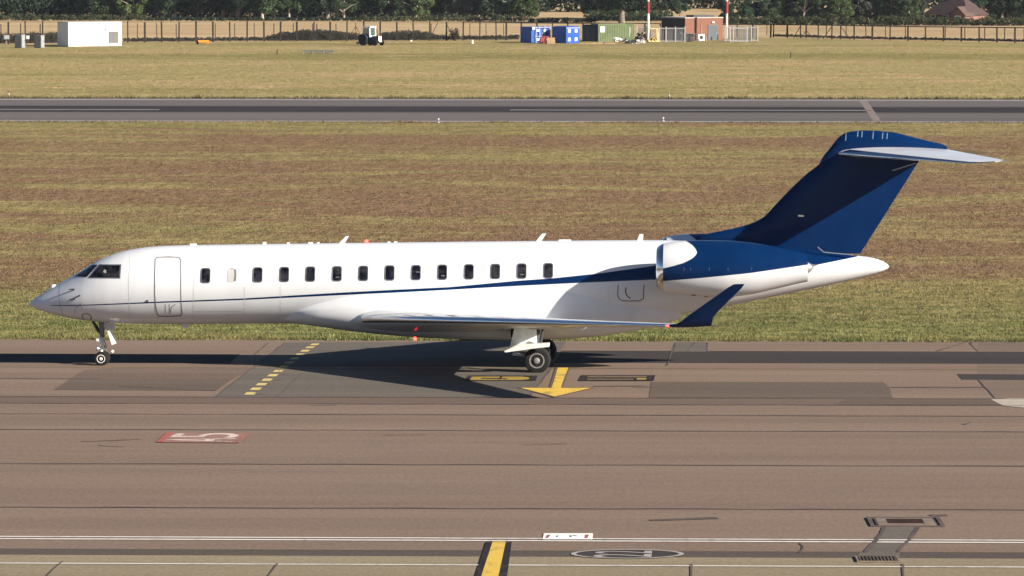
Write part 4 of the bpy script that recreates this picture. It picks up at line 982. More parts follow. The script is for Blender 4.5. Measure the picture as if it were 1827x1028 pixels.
TREES = [('dark', -15, 30, 1.0, 'dark green tree at the far left edge, above the leftmost grey cabinet'),
 ('dark', 46, 28, .95, 'dark tree with a pale leaning trunk, above the grey cabinets'),
 ('mid', 88, 31, .9, 'mid green tree just left of the white cabin roof'),
 ('grey', 128, 30, .95, 'grey green tree over the left half of the white cabin'),
 ('mid', 172, 32, 1.0, 'mid green tree over the middle of the white cabin'),
 ('mid', 212, 34, .9, 'green tree with low foliage over the right end of the white cabin'),
 ('bright', 236, 35, .95, 'lighter green tree with a pale trunk right of the white cabin'),
 ('dark', 275, 32, 1.0, 'dark tree with a deep shaded gap, between the white cabin and the orange barrow'),
 ('mid', 312, 35, 1.05, 'broad green tree left of the orange barrow'),
 ('grey', 352, 33, 1.0, 'grey green tree directly above the orange barrow'),
 ('dark', 398, 33, 1.05, 'dark tree spreading right of the orange barrow'),
 ('oak', 425, 36, .8, 'dark tree on a pale trunk, left of the grass field post'),
 ('mid', 468, 33, 1.0, 'mid green tree above and left of the short brown post'),
 ('loose', 516, 37, .95, 'rounded green tree on a short pale trunk, above the metal trestle'),
 ('dark', 552, 31, 1.1, 'very dark tree in shade above the right end of the metal trestle'),
 ('oak', 584, 37, .9, 'tree with a tall bare pale trunk, left of the tractor'),
 ('loose', 614, 37, .85, 'thin green tree between the tall pale trunk and the tractor'),
 ('mid', 648, 34, 1.05, 'mid green tree directly above the tractor cab'),
 ('mid', 692, 34, 1.0, 'bushy green tree just right of the tractor'),
 ('bright', 742, 36, .9, 'bright green tree between the tractor and the dark fence bush'),
 ('grey', 785, 34, 1.0, 'grey brown tree above the braced fence posts'),
 ('grey', 828, 35, .9, 'pale grey tree right of the braced fence posts'),
 ('dark', 862, 26, .9, 'distant dark tree above the small white marker'),
 ('bright', 912, 36, 1.1, 'bright green tree above the blue lattice container'),
 ('bright', 936, 37, .75, 'small bright green tree at the left end of the pale field gap'),
 ('oak', 1109, 42, 1.15, 'large dark oak on a thick pale trunk behind the green container'),
 ('dark', 1072, 35, .85, 'dark tree at the right end of the pale field gap, left of the large oak'),
 ('dark', 1143, 34, .9, 'dark shaded tree between the large oak and the left red and white mast'),
 ('oak', 1178, 36, .85, 'dark spreading tree behind the left red and white mast'),
 ('bush', 1213, 30, 1.0, 'low green bush behind the dark side wall of the brick building'),
 ('mid', 1378, 38, .62, 'low green tree right of the metal enclosure'),
 ('dark', 1412, 37, .6, 'dark bushy tree with a brick chimney behind it'),
 ('loose', 1434, 38, .9, 'green tree with a thin white trunk above the braced fence posts at right'),
 ('bright', 1462, 37, .8, 'bright green tree between the two thin white trunks'),
 ('bright', 1497, 38, .85, 'yellow green tree with a thin white trunk, left of a dark tree'),
 ('grey', 1530, 37, .75, 'brownish grey tree in the middle of the right hand hedge'),
 ('dark', 1562, 36, 1.0, 'dark tree left of the house, nearest to the right hand hedge middle'),
 ('mid', 1590, 37, .9, 'rounded green tree between the dark tree and the house'),
 ('bright', 1622, 38, .6, 'low bright green tree beside a shaded tree left of the house'),
 ('grey', 1634, 36, .5, 'dull green tree touching the left end of the house roof'),
 ('mid', 1788, 36, .8, 'green tree filling the gap between the two houses'),
 ('dark', 1756, 24, .9, 'dark tree behind the right end of the near house'),
 ('mid', 1838, 36, .9, 'green tree at the right edge in front of the second house')]
for t in TREES: tree(*t)
BUSH = [('bushd', 1300, 41, 1.0, 'dark rounded bush right of the right red and white mast'), ('bush', 1330, 40, .9, 'green bush behind the right hand metal enclosure'), ('bushd', 1350, 36, 1.1, 'dark green bush above the right end of the metal enclosure'),
        ('bushd', 1290, 21, .9, 'small dark bush in the far pale field beside the right mast'), ('bushd', 1332, 31, 1.0, 'isolated dark bush in the pale field above the metal enclosure')]
for k, px, py, sc, lb in BUSH: tree(k, px, py, sc, lb, 'bushes behind the far fence', 'bush', 'bush')
# thin bare shrub and dark scrub along the inside of the fence
def hedge(name, label, cat, x0, x1, pyf, h, dpt, m, seed, dens=1.0, kind=None, size=.12):
    r = random.Random(seed); cl = []
    n = int((x1 - x0) / 5 * dens)
    for i in range(n):
        px = x0 + (x1 - x0) * (i + r.random()) / n; p = G(px, pyf(px)); k = h(px) if callable(h) else h
        k *= r.uniform(.75, 1.1); s = k * .45
        for q in range(2): cl.append((p.x + r.uniform(-.3, .3), p.y + r.uniform(-dpt, dpt), max(.12, k - s - q * k * .42), s * r.uniform(.8, 1.2)))
    o_ = G((x0 + x1) / 2, pyf((x0 + x1) / 2))
    me = leaf_mesh([(a - o_.x, b - o_.y, c, d) for a, b, c, d in cl], 130 * (.2 / size) ** 1.6 / max(.4, (h if not callable(h) else 1.2)), size, seed); me.name = name
    o = link(name, me, m); o.location = (o_.x, o_.y, o_.z)
    return tag(o, label, cat, kind=kind)
fb_ = lambda px: fence_at(px)[1] - 1.2
hedge('bramble_thicket', 'dark bramble mound behind the fence, left of the tractor', 'bramble', 478, 640, lambda p: fb_(p), lambda p: .5 + 1.15 * max(0.05, sin(pi * (p - 465) / 190)) ** .6, .8, M_SCRUB, 21, 2.6, None, .085)
hedge('bramble_thicket', 'dark bramble mound behind the fence, just right of the tractor', 'bramble', 676, 790, lambda p: fb_(p), lambda p: .5 + 1.1 * max(0.05, sin(pi * (p - 645) / 160)), .8, M_SCRUB, 22, 2.6, None, .085)
hedge('bramble_thicket', 'dark bramble growth behind the grey cabinets at far left', 'bramble', -60, 108, lambda p: fb_(p) - .6, 1.55, .8, M_SCRUB, 23, 2.6, None, .085)
hedge('bramble_strip', 'low dark weeds at the foot of the fence, right of the white cabin', 'weeds', 222, 478, lambda p: fb_(p), .62, .6, M_SCRUB, 24, 2.2, None, .085)
hedge('bramble_strip', 'low dark weeds at the foot of the fence, left of the blue containers', 'weeds', 790, 925, lambda p: fb_(p), .72, .6, M_SCRUB, 25, 2.2, None, .085)
hedge('bramble_strip', 'low dry weeds at the foot of the right hand fence', 'weeds', 1380, 1900, lambda p: fb_(p) - .3, .45, .5, M_SCRUB, 26, 2.2, None, .085)
hedge('hedge', 'low green hedge under the trees on the left side', 'hedge', -60, 262, lambda p: 37.2, 1.3, .8, M_HEDGE, 27)
hedge('hedge', 'dark undergrowth line below the trees above the orange barrow', 'hedge', 262, 640, lambda p: 37.6, .8, .6, M_LD, 34)
hedge('hedge', 'scruffy hedge under the trees above the tractor', 'hedge', 640, 945, lambda p: 38.5, 1.15, .8, M_HEDGE, 28)
hedge('hedge', 'dull hedge strip in front of the pale field gap', 'hedge', 945, 1065, lambda p: 40.5, .95, .7, M_HEDGE, 29)
hedge('hedge', 'dark undergrowth beneath the large oak', 'undergrowth', 1046, 1196, lambda p: 38.0, 2.1, .9, M_LD, 35, 1.3)
hedge('hedge', 'long green hedge above the right hand fence', 'hedge', 1290, 1900, lambda p: np.interp(p, [1290, 1827], [44.5, 46.5]), lambda p: np.interp(p, [1290, 1600, 1680, 1760, 1900], [1.5, 1.75, 1.6, 1.6, 1.6]), .8, M_HEDGE, 30)
hedge('distant_woodland', 'far dark woodland beyond the pale fields', 'woodland', -700, 2500, lambda p: float(np.interp(p, [1060, 1190], [21.5, 15])) + .6 * sin(p * .03), 6.5, 3.0, M_LD, 31, .6, 'stuff', .36)
hedge('distant_woodland', 'belt of dark trees filling behind the left hand trees', 'woodland', -420, 940, lambda p: 31.5, 5.0, 2.0, M_LD, 32, 1.0, 'stuff', .21)
hedge('distant_woodland', 'belt of trees filling behind the trees left of the house', 'woodland', 1385, 1636, lambda p: 36.5, 3.0, 1.2, M_LM, 33, 1.1, 'stuff', .18)
hedge('distant_woodland', 'belt of trees filling behind the trees right of the house', 'woodland', 1765, 2250, lambda p: 33, 3.0, 1.2, M_LM, 36, 1.1, 'stuff', .18)
# bare shrub in the fence
p = G(812, 72.8); sh = thing('bare_shrub', 'thin dark shrub growing against the braced fence posts', 'shrub', (p.x, p.y - .2, p.z))
b = MB()
for k in range(26):
    a = random.uniform(-1.0, 1.0); L = random.uniform(.9, 1.9); b.tube([(random.uniform(-.2, .2), random.uniform(-.2, .2), 0), (a * .5, random.uniform(-.3, .3), L * .55), (a * .85, random.uniform(-.4, .4), L)], [.05, .035, .015], 5)
b.build('stem', M_POST2, sh)
me = leaf_mesh([(random.uniform(-.7, .4), random.uniform(-.3, .3), random.uniform(.5, 1.6), .32) for _ in range(18)], 160, .1, 40); link('foliage', me, M_SCRUB, sh)

# ------------------------------------------------------------------ things along the fence
def box_at(name, label, cat, px, py, th, group=None): 
    p = G(px, py); return thing(name, label, cat, (p.x, p.y, p.z), radians(th), group)
def corr(mb, p0, dirx, L, z0, z1, nrm, pitch=.28, dep=.04):
    """corrugated panel along dirx"""
    n = int(L / pitch); a, b = [], []; d, nn = Vector(dirx), Vector(nrm)
    for i in range(n):
        for f, k in ((0, 0), (.3, 0), (.5, 1), (.8, 1)):
            q = Vector(p0) + d * (L * (i + f) / n) - nn * dep * k; a.append(q + Vector((0, 0, z0))); b.append(q + Vector((0, 0, z1)))
    q = Vector(p0) + d * L; a.append(q + Vector((0, 0, z0))); b.append(q + Vector((0, 0, z1)))
    mb.grid([a, b])
def steel_frame(L, D, H, s=.1):
    b = MB()
    for x in (s / 2, L - s / 2):
        for y in (s / 2, D - s / 2): b.box((x, y, H / 2), (s, s, H))
    for z in (s / 2, H - s / 2):
        for y in (s / 2, D - s / 2): b.box((L / 2, y, z), (L - 2 * s, s * .98, s))
        for x in (s / 2, L - s / 2): b.box((x, D / 2, z), (s * .98, D - 2 * s, s))
    return b
M_CABIN = mat('white_cabin_panel', (.64, .62, .57), .45, 0, .04, .8); M_VENT = mat('grey_louvre', (.11, .11, .11), .5, .3, .2, 4)
cb = box_at('site_cabin', 'plain white portable cabin with a grey louvred vent', 'cabin', 122, 84, 30)
L, D, H = 8.0, 3.9, 3.3
MB().box((L / 2, D / 2, H / 2 + .06), (L, D, H)).build('wall', M_CABIN, cb)
MB().box((L / 2, D / 2, H + .11), (L + .06, D + .06, .10)).build('roof', mat('cabin_roof_edge', (.35, .34, .31), .6), cb)
MB().box((L / 2, D / 2, .03), (L - .2, D - .2, .06)).build('skid', M_GEARD, cb)
vx = L * .848
v = MB().box((vx, -.02, 1.27), (1.42, .04, 1.6)).build('vent', M_VENT, cb)
s = MB()
for k in range(12): s.box((vx, -.055, .56 + k * .128), (1.3, .03, .07))
s.box((vx, -.062, 1.27), (.07, .045, 1.56)); s.build('louvre', mat('louvre_slat', (.15, .15, .145), .6, .0), v)
MB().lathe([(.09, 0), (.09, -.09), (.004, -.1)], (L * .70, 0, 2.35), 'Y', 12).build('wall_lamp', M_GEARD, cb)
M_CABG = mat('grey_cabinet', (.24, .245, .25), .5, .1, .08, 2); M_CABD = mat('cabinet_side', (.16, .18, .20), .5, .1, .1, 2)
def cabinet(px, py, wpx, hpx, label, dpt=1.35, th=50, lift=0.0):
    k = mpp(px, py); W_ = wpx * k / cos(radians(th - 8)); H_ = hpx * k
    o = box_at('cabinet', label, 'cabinet', px, py, th, 'grey equipment cabinets by the fence')
    MB().box((W_ / 2, dpt / 2, H_ / 2 + lift / 2), (W_, dpt, H_ - lift)).build('body', M_CABG, o)
    MB().box((W_ / 2, -.02, H_ / 2 + lift / 2), (W_ * .86, .03, (H_ - lift) * .9)).build('door', M_CABG, o)
    MB().box((W_ * .8, -.06, H_ * .55), (.04, .05, .16)).build('handle', M_GEARD, o)
    MB().box((W_ / 2, dpt / 2, lift / 2 if lift else .03), (W_ * (.3 if lift else 1.1), dpt * (.3 if lift else 1.06), max(.06, lift))).build('plinth', M_CONC, o)
    MB().box((W_ / 2, dpt / 2, H_ + .02), (W_ + .08, dpt + .08, .05)).build('cap', M_CABG, o)
cabinet(7, 80, 10, 17, 'short grey box on a post at the far left edge', .7, 20, .75)
cabinet(38.5, 86, 6.5, 24, 'tall grey cabinet left of the small white square sign', 1.35)
cabinet(73, 86, 6.5, 23, 'tall grey cabinet nearest to the white cabin', 1.35)
p = G(50, 80); sg = thing('square_sign', 'small white square sign on a thin post between the two tall cabinets', 'sign', (p.x, p.y, p.z))
MB().tube([(0, 0, 0), (0, 0, 1.1)], .03, 6).build('post', M_GEARD, sg); MB().box((0, -.05, 1.05), (.42, .03, .46)).build('panel', mat('white_sign_face', (.8, .8, .78), .5), sg)
# orange barrow
M_ORG = mat('orange_paint', (.75, .27, .03), .45, 0, .1, 4)
p = G(363, 79); wb = thing('barrow', 'upturned orange barrow lying in the grass by the fence', 'barrow', (p.x, p.y, p.z), .15)
MB().box((0, 0, .42), (1.5, .75, .3), taper=1.0).box((0, 0, .22), (.9, .5, .12)).build('tray', M_ORG, wb)
for sx in (-1, 1): MB().tube([(sx * .5, -.2, .34), (sx * .62, -.25, 0)], .04, 6).build('leg', M_ORG, wb)
MB().tube([(.7, -.2, .4), (1.25, -.25, .18)], .035, 6).build('handle', M_ORG, wb); MB().tube([(.7, .2, .4), (1.25, .25, .18)], .035, 6).build('handle', M_ORG, wb)
MB().lathe([(.22, -.05), (.24, 0), (.22, .05)], (-.8, 0, .24), 'Y', 16).build('wheel', M_TYRE, wb)
# tractor
M_TR = mat('tractor_body', (.03, .04, .09), .4, 0, .15, 3); M_TRW = mat('tractor_white', (.82, .82, .78), .4, 0, .05, 3); M_TGL = mat('cab_glass', (.06, .09, .09), .08, 0, .2, 2, .6)
p = G(664, 81.5); tk = thing('tractor', 'small old tractor with a white cab parked on the grass by the fence', 'tractor', (p.x, p.y, p.z), radians(-38))
for sy in (-1, 1):
    w1 = MB().lathe([(.35, -.2), (.68, -.22), (.78, -.12), (.78, .12), (.68, .22), (.35, .2)], (-.95, sy * .82, .78), 'Y', 28).build('rear_wheel', M_TYRE, tk, 40)
    MB().lathe([(.36, -.12), (.12, -.16), (.12, .16), (.36, .12)], (-.95, sy * .82, .78), 'Y', 20).build('rim', M_GREYM, w1, 40)
    w2 = MB().lathe([(.2, -.12), (.38, -.12), (.44, -.05), (.44, .05), (.38, .12), (.2, .12)], (1.15, sy * .72, .44), 'Y', 24).build('front_wheel', M_TYRE, tk, 40)
    MB().lathe([(.2, -.08), (.07, -.1), (.07, .1), (.2, .08)], (1.15, sy * .72, .44), 'Y', 16).build('rim', M_GREYM, w2, 40)
    MB().loft([[(-.95 + .86 * cos(a), sy * .60, .78 + .86 * sin(a)) for a in np.linspace(.3, 2.9, 10)], [(-.95 + .86 * cos(a), sy * 1.02, .78 + .86 * sin(a)) for a in np.linspace(.3, 2.9, 10)]], cap=False, closed=False).build('mudguard', M_TR, tk)
    MB().lathe([(.07, 0), (.09, .04), (.004, .05)], (1.46, sy * .2, 1.15), 'X', 12).build('headlight', M_TRW, tk)
MB().box((.62, 0, 1.05), (1.6, .58, .62)).box((.3, 0, .62), (2.2, .4, .35)).build('bonnet', M_TR, tk)
MB().box((1.44, 0, 1.02), (.05, .6, .66)).build('grille', M_TRW, tk)
MB().box((1.15, 0, .44), (.14, 1.3, .14)).build('front_axle', M_GEARD, tk); MB().box((1.5, 0, .62), (.2, .5, .16)).build('front_weight', M_TRW, tk)
cabf = MB()
for x, y, t in ((.12, .62, -.1), (.12, -.62, -.1), (-1.2, .62, .05), (-1.2, -.62, .05)): cabf.tube([(x, y, 1.2), (x + t, y * .9, 2.55)], .075, 6)
cabf.box((-.52, 0, 2.62), (1.5, 1.3, .18), taper=.9).box((.08, 0, 1.3), (.1, 1.25, .2)); cabm = cabf.build('cab_frame', M_TRW, tk)
MB().box((.06, 0, 1.9), (.02, 1.05, 1.1)).build('windscreen', M_TGL, tk); MB().box((-.55, -.56, 1.9), (1.2, .02, 1.1)).build('side_window', M_TGL, tk); MB().box((-.55, .56, 1.9), (1.2, .02, 1.1)).build('side_window', M_TGL, tk)
MB().box((-.6, 0, 1.15), (.5, .5, .5)).build('seat', M_GEARD, tk); MB().tube([(.8, .2, 1.3), (.8, .2, 2.3)], .04, 8).build('exhaust_pipe', M_GEARD, tk)
MB().box((-1.9, 0, .35), (.7, 1.7, .3)).build('mower_deck', mat('mower_deck', (.25, .22, .2), .6), tk)
# metal trestle in the grass
p = G(568, 96.5); tr = thing('metal_trestle', 'long low grey metal trestle on the grass left of the tractor', 'trestle', (p.x, p.y, p.z))
MB().box((0, 0, .38), (4.1, .12, .24)).build('board', mat('galvanised', (.17, .175, .17), .5, .4, .15, 2), tr)
for x in (-1.95, -.7, .7, 1.95): MB().box((x, 0, .2), (.1, .34, .4)).build('leg', M_GREYM, tr)
MB().box((0, .5, .1), (4.0, .1, .06)).build('foot_rail', M_GREYM, tr)
for px, py, hpx, lb in ((494, 98, 10, 'short leaning brown post in the grass left of the metal trestle'), (1410, 104.5, 11, 'short brown post in the grass below the right hand fence')):
    p = G(px, py); b = MB().box((0, 0, hpx * mpp(px, py) / 2), (.16, .12, hpx * mpp(px, py)), taper=.8).box((0, 0, hpx * mpp(px, py) * .7), (.18, .14, .06)).build('marker_post', M_POST2); b.location = p; b.rotation_euler = (0, .08, 0); tag(b, lb, 'post')
for px, py, w_, h_, lb in ((843.5, 78, 3, 7, 'small white marker standing in the grass right of the dark fence bush'), (734, 74, 3.5, 2.5, 'tiny white stone at the fence foot right of the tractor')):
    p = G(px, py); k = mpp(px, py); b = MB().box((0, 0, h_ * k / 2), (w_ * k, .2, h_ * k), taper=.8).box((0, 0, .03), (w_ * k * 1.3, .28, .06)).build('white_marker', mat('white_marker_paint', (.8, .78, .72), .6)); b.location = p; tag(b, lb, 'marker')
for px, py, lb in ((1183, 217, 'small white lamp on the near runway edge, above the wing tip'), (1194, 176, 'small pale lamp on the far runway edge right of the brick building'), (782, 219, 'pair of small pale edge lamps on the near runway edge above the fuselage'), (16, 173.5, 'small white lamp on the far runway edge at far left')):
    p = G(px, py); o = thing('runway_lamp', lb, 'runway light', (p.x, p.y, p.z + .012), 0, 'runway edge lights')
    MB().lathe([(.16, 0), (.14, .05), (.05, .08), (.05, .2)], (0, 0, 0), 'Z', 12).build('stem', M_GREYM, o); MB().lathe([(.07, .2), (.09, .24), (.08, .34), (.004, .37)], (0, 0, 0), 'Z', 12).build('lamp_head', mat('lamp_glass', (.5, .48, .42), .3), o)
# blue containers
M_BLU = mat('blue_container_paint', (.008, .066, .33), .45, 0, .12, 1.5); M_BLF = mat('blue_white_frame', (.24, .28, .44), .5, 0, .1, 3); M_WTAG = mat('white_label_square', (.85, .86, .88), .5, 0, .02)
c1 = box_at('waste_skip', 'blue waste container fronted by a pale lattice frame', 'container', 948, 77, 35, 'blue containers')
L, D, H = 3.3, 2.85, 2.3; b = MB(); b.box((L / 2, D / 2, H / 2), (L, D, H)); b.build('body', M_BLU, c1)
f = MB()
for x in (.7, 1.35, 2.2, 3.1): f.box((x, -.12, H * .52), (.13, .12, H * 1.02))
for z in (.95, 2.2): f.box((L / 2 + .2, -.2, z), (L * .86, .06, .11))
f.box((L * .6, -.05, 1.6), (.1, .05, 1.9), ry=.35); f.build('lattice_frame', M_BLF, c1)
for x, z in ((.25, 2.12), (1.0, 1.8), (2.2, 1.75), (1.0, .5)): MB().box((x, -.215, z), (.38, .02, .36)).build('label_square', M_WTAG, c1)
c2 = box_at('waste_skip', 'blue waste container with four white squares on its lit end', 'container', 1010, 77.5, 44, 'blue containers')
L, D, H = 2.65, 2.8, 2.3; MB().box((L / 2, D / 2, H / 2), (L, D, H)).build('body', M_BLU, c2); MB().box((L / 2, D / 2, H + .03), (L, D, .16), taper=.9).build('lid', M_BLU, c2)
MB().box((L / 2, -.03, H - .12), (L, .06, .16)).build('top_rail', M_BLF, c2)
for x in (.62, 1.95):
    for z in (.55, 1.75): MB().box((x, -.012, z), (.46, .02, .46)).build('label_square', M_WTAG, c2)
# navy and green containers
M_GRN = mat('green_container_paint', (.088, .118, .046), .55, 0, .15, 1.0); M_NVC = mat('navy_container_paint', (.015, .022, .032), .5, 0, .15, 1.0)
c3 = box_at('shipping_container', 'dark navy shipping container in shade, left of the green container', 'container', 1066, 74.5, 66, 'shipping containers')
L, D, H = 1.2, 2.45, 2.45; b = steel_frame(L, D, H, .11); b.build('frame', M_NVC, c3)
b = MB().box((L / 2, D / 2, H / 2), (L - .14, D - .14, H - .12)); corr(b, (.02, D - .1, 0), (0, -1, 0), D - .2, .1, H - .1, (-1, 0, 0)); b.build('wall', M_NVC, c3)
c4 = box_at('shipping_container', 'olive green shipping container with a white notice on its side', 'container', 1067.5, 74.5, 28, 'shipping containers')
L, D, H = 5.9, 2.44, 2.55; steel_frame(L, D, H, .12).build('frame', M_GRN, c4)
b = MB().box((L / 2, D / 2, H / 2), (L - .16, D - .16, H - .14)); corr(b, (.12, .012, 0), (1, 0, 0), L - .24, .12, H - .12, (0, -1, 0)); b.build('wall', M_GRN, c4)
MB().box((.68, -.02, 1.78), (.72, .03, .8)).build('notice', M_WTAG, c4); MB().box((5.1, -.02, 1.35), (.06, .03, 1.5)).build('door_rod', mat('pale_rod', (.5, .5, .42), .5), c4); MB().box((5.3, -.02, 1.6), (.05, .03, .8)).build('door_rod', mat('pale_rod', (.5, .5, .42), .5), c4)
# pallets and red frame in front of the blue container
M_WOOD = mat('pallet_wood', (.36, .24, .13), .8, 0, .25, 4); M_REDP = mat('red_frame_paint', (.28, .03, .025), .5, 0, .15, 4)
p = G(981, 78); pl = thing('pallet_stack', 'stack of wooden pallets leaning before the blue lattice container', 'pallets', (p.x, p.y, p.z), .3)
for k in range(5):
    b = MB()
    for j in range(5): b.box((-.5 + j * .25, 0, .06), (.14, 1.0, .05))
    for yy in (-.45, 0, .45): b.box((0, yy, -.02), (1.2, .1, .11))
    o = b.build('pallet', M_WOOD, pl); o.location = (random.uniform(-.06, .06), 0, .1 + k * .17)
p = G(970, 77.5); rf = thing('red_frame', 'dark red metal frame leaning against the blue lattice container', 'metal frame', (p.x, p.y, p.z), .3)
b = MB()
for k in range(4): b.tube([(-.5 + k * .3, 0, 0), (-.1 + k * .3, .5, 1.0)], .07, 6)
b.tube([(-.55, 0, .1), (.6, 0, .1)], .06, 6).tube([(-.15, .45, .92), (.9, .45, .92)], .06, 6).box((.15, .25, .45), (.9, .05, .7)); b.build('frame_tube', M_REDP, rf)
# scrap piles
def scrap(px, py, wpx, hpx, label, cols, seed, n=16):
    r = random.Random(seed); p = G(px, py); k = mpp(px, py); o = thing('scrap_pile', label, 'scrap pile', (p.x, p.y, p.z), 0, 'scrap heaps by the green container')
    for ci, m in enumerate(cols):
        b = MB()
        for _ in range(n // len(cols)):
            b.box((r.uniform(-.5, .5) * wpx * k, r.uniform(-.5, .5), r.uniform(.1, .75) * hpx * k), (r.uniform(.2, .9), r.uniform(.05, .5), r.uniform(.06, .28)), r.uniform(0, 3), r.uniform(-.5, .5))
        b.build('scrap_piece', m, o)
M_SW = mat('scrap_white', (.75, .74, .70), .5, 0, .1, 4); M_SD = mat('scrap_dark', (.05, .055, .06), .6, 0, .3, 4); M_SB = mat('scrap_brown', (.20, .13, .08), .7, 0, .3, 4)
scrap(1105, 78, 26, 12, 'heap of white and brown scrap in front of the green container', (M_SW, M_SW, M_SB), 3)
scrap(1124, 78, 16, 10, 'heap of dark scrap at the right end of the green container', (M_SD, M_SD), 4, 12)
scrap(1138, 78, 24, 9, 'heap of white scrap sheets beside the cream cage', (M_SW, M_SD, M_SW), 5, 14)
scrap(1147, 72, 22, 20, 'brown scrap stack behind the cream cage', (M_SB, M_SD), 6, 18)
p = G(1068, 78.5); b = MB().box((0, 0, .06), (5.2, .25, .1)).box((.6, .05, .14), (3.0, .18, .06)).build('timber_plank', M_WOOD); b.location = p; b.rotation_euler = (0, 0, .1); tag(b, 'pale timber planks lying on the ground before the navy container', 'planks')
p = G(1079, 79); b = MB().box((0, 0, .12), (.4, .3, .2), .4).box((.1, .05, .26), (.2, .16, .1), .9).build('rubble_lump', M_CONC); b.location = p; tag(b, 'small pale lump on the grass before the green container', 'rubble')
# cream cage
M_CREAM = mat('cream_paint', (.72, .60, .36), .5, 0, .08, 4)
cg = box_at('wire_cage', 'cream and yellow metal cage frame below the left mast', 'cage', 1157.5, 76, 12)
b = MB()
for q in ([(.0, 0, .1), (.12, 0, 2.0), (1.3, 0, 2.0), (1.42, 0, .1)], [(.0, .8, .1), (.12, .8, 2.0), (1.3, .8, 2.0), (1.42, .8, .1)]): b.tube(q, .075, 6)
b.tube([(.0, 0, .15), (1.42, 0, .15)], .08, 6).tube([(.12, 0, 2.0), (.12, .8, 2.0)], .06, 6).tube([(1.3, 0, 2.0), (1.3, .8, 2.0)], .06, 6); b.build('cage_frame', M_CREAM, cg)
MB().tube([(.4, -.05, .15), (.6, -.05, .55), (.85, -.05, .55), (1.05, -.05, .15)], .08, 6).box((.7, .4, .2), (1.35, .7, .2)).build('yellow_base', mat('yellow_paint', (.6, .38, .05), .5), cg)
# masts
M_MR = mat('mast_red', (.26, .025, .03), .5, 0, .1, 3); M_MW = mat('mast_white', (.78, .76, .72), .5, 0, .05, 3)
for px, lb in ((1156.5, 'red and white striped mast rising behind the cream cage'), (1296.5, 'red and white striped mast at the right corner of the brick building')):
    p = G(px, 73); k = mpp(px, 73); o = thing('striped_mast', lb, 'mast', (p.x, p.y, p.z), 0, 'red and white masts'); zs = [0, (73 - 23.5) * k, (73 - 1) * k, 8.0, 10.2]
    MB().lathe([(.3, 0), (.3, .25), (.15, .3)], (0, 0, 0), 'Z', 10).build('base', M_CONC, o)
    for i in range(4): MB().tube([(0, 0, zs[i]), (0, 0, zs[i + 1])], .17 if i % 2 == 0 else .185, 10).build('mast_section', M_MW if i % 2 == 0 else M_MR, o)
    if px < 1200 or True:
        b = MB()
        for sx in (-1, 1): b.tube([(sx * .24, 0, zs[1]), (sx * .24, 0, zs[2])], .03, 6)
        for i in range(7): b.tube([(-.24, 0, zs[1] + (zs[2] - zs[1]) * i / 6), (.24, 0, zs[1] + (zs[2] - zs[1]) * i / 6)], .022, 5)
        b.build('ladder', M_MR, o)
# brick building
N = NT('red_brick'); br = N.n('TexBrick'); mp = N.n('Mapping'); mp.inputs['Rotation'].default_value = (pi / 2, 0, 0); N.l(N.pos('Object'), mp.inputs[0]); N.l(mp.outputs[0], br.inputs['Vector'])
br.inputs['Color1'].default_value = (.20, .075, .043, 1); br.inputs['Color2'].default_value = (.155, .056, .034, 1); br.inputs['Mortar'].default_value = (.26, .17, .13, 1); br.inputs['Scale'].default_value = 4.0; br.inputs['Mortar Size'].default_value = .015
N.color(N.mix(N.ramp(N.noise(N.pos('Object'), .8, 4), .35, .7, 0, .35), br.outputs['Color'], (.16, .07, .045))); N.rough(.9); M_BRICK = N.m
bb_ = box_at('brick_building', 'flat roofed red brick equipment building with a grey door', 'building', 1222.5, 72.5, 30)
L, D, H = 6.45, 6.8, 3.25
MB().box((L / 2, D / 2, H / 2), (L, D, H)).build('wall', M_BRICK, bb_)
MB().box((L / 2, D / 2, H + .06), (L + .12, D + .12, .14)).build('coping', mat('pale_coping', (.4, .34, .3), .7), bb_)
MB().box((3.9, 2.2, H + .27), (3.6, 2.2, .3)).build('roof_box', M_GEARD, bb_)
MB().box((-.03, D / 2, H * .5), (.06, D - .1, H * .96)).build('dark_side_sheet', mat('near_black_sheet', (.028, .018, .018), .8), bb_)  # near-black sheet over the left side wall
dr_ = MB().box((4.75, -.03, 1.08), (1.5, .06, 2.16)).build('door', mat('blue_grey_door', (.055, .075, .095), .5, 0, .08, 2), bb_)
MB().box((5.3, -.09, 1.05), (.05, .06, .2)).build('handle', M_GREYM, dr_); MB().box((4.75, -.05, 2.22), (1.62, .08, .08)).box((3.96, -.05, 1.1), (.08, .08, 2.2)).box((5.54, -.05, 1.1), (.08, .08, 2.2)).build('door_frame', mat('door_frame', (.16, .15, .15), .6), dr_)
MB().box((4.75, -.08, 2.62), (.42, .14, .18)).build('wall_lamp', M_TRW, bb_)
MB().tube([(2.75, -.06, .9), (2.75, -.06, 2.35)], .035, 6).build('pipe', mat('pale_pipe', (.5, .4, .3), .6), bb_)
ac = box_at('air_conditioner', 'white air conditioning unit standing before the brick wall', 'air conditioner', 1246.5, 73.8, 20)
MB().box((.45, .2, .55), (.95, .4, .95)).build('casing', M_TRW, ac); MB().lathe([(.30, 0), (.30, -.02), (.22, -.02), (.22, -.005)], (.42, .0, .55), 'Y', 20).build('fan_guard', M_VENT, ac); MB().lathe([(.2, -.008), (.002, -.008)], (.42, 0, .55), 'Y', 20).build('fan', M_SD, ac)
for x in (.15, .8): MB().box((x, .2, .04), (.1, .45, .08)).build('foot', M_SD, ac)
st_ = box_at('pipe_stack', 'dark stack of pipes and wire crates before the brick building', 'pipe stack', 1214, 75, 16)
b = MB(); r = random.Random(9)
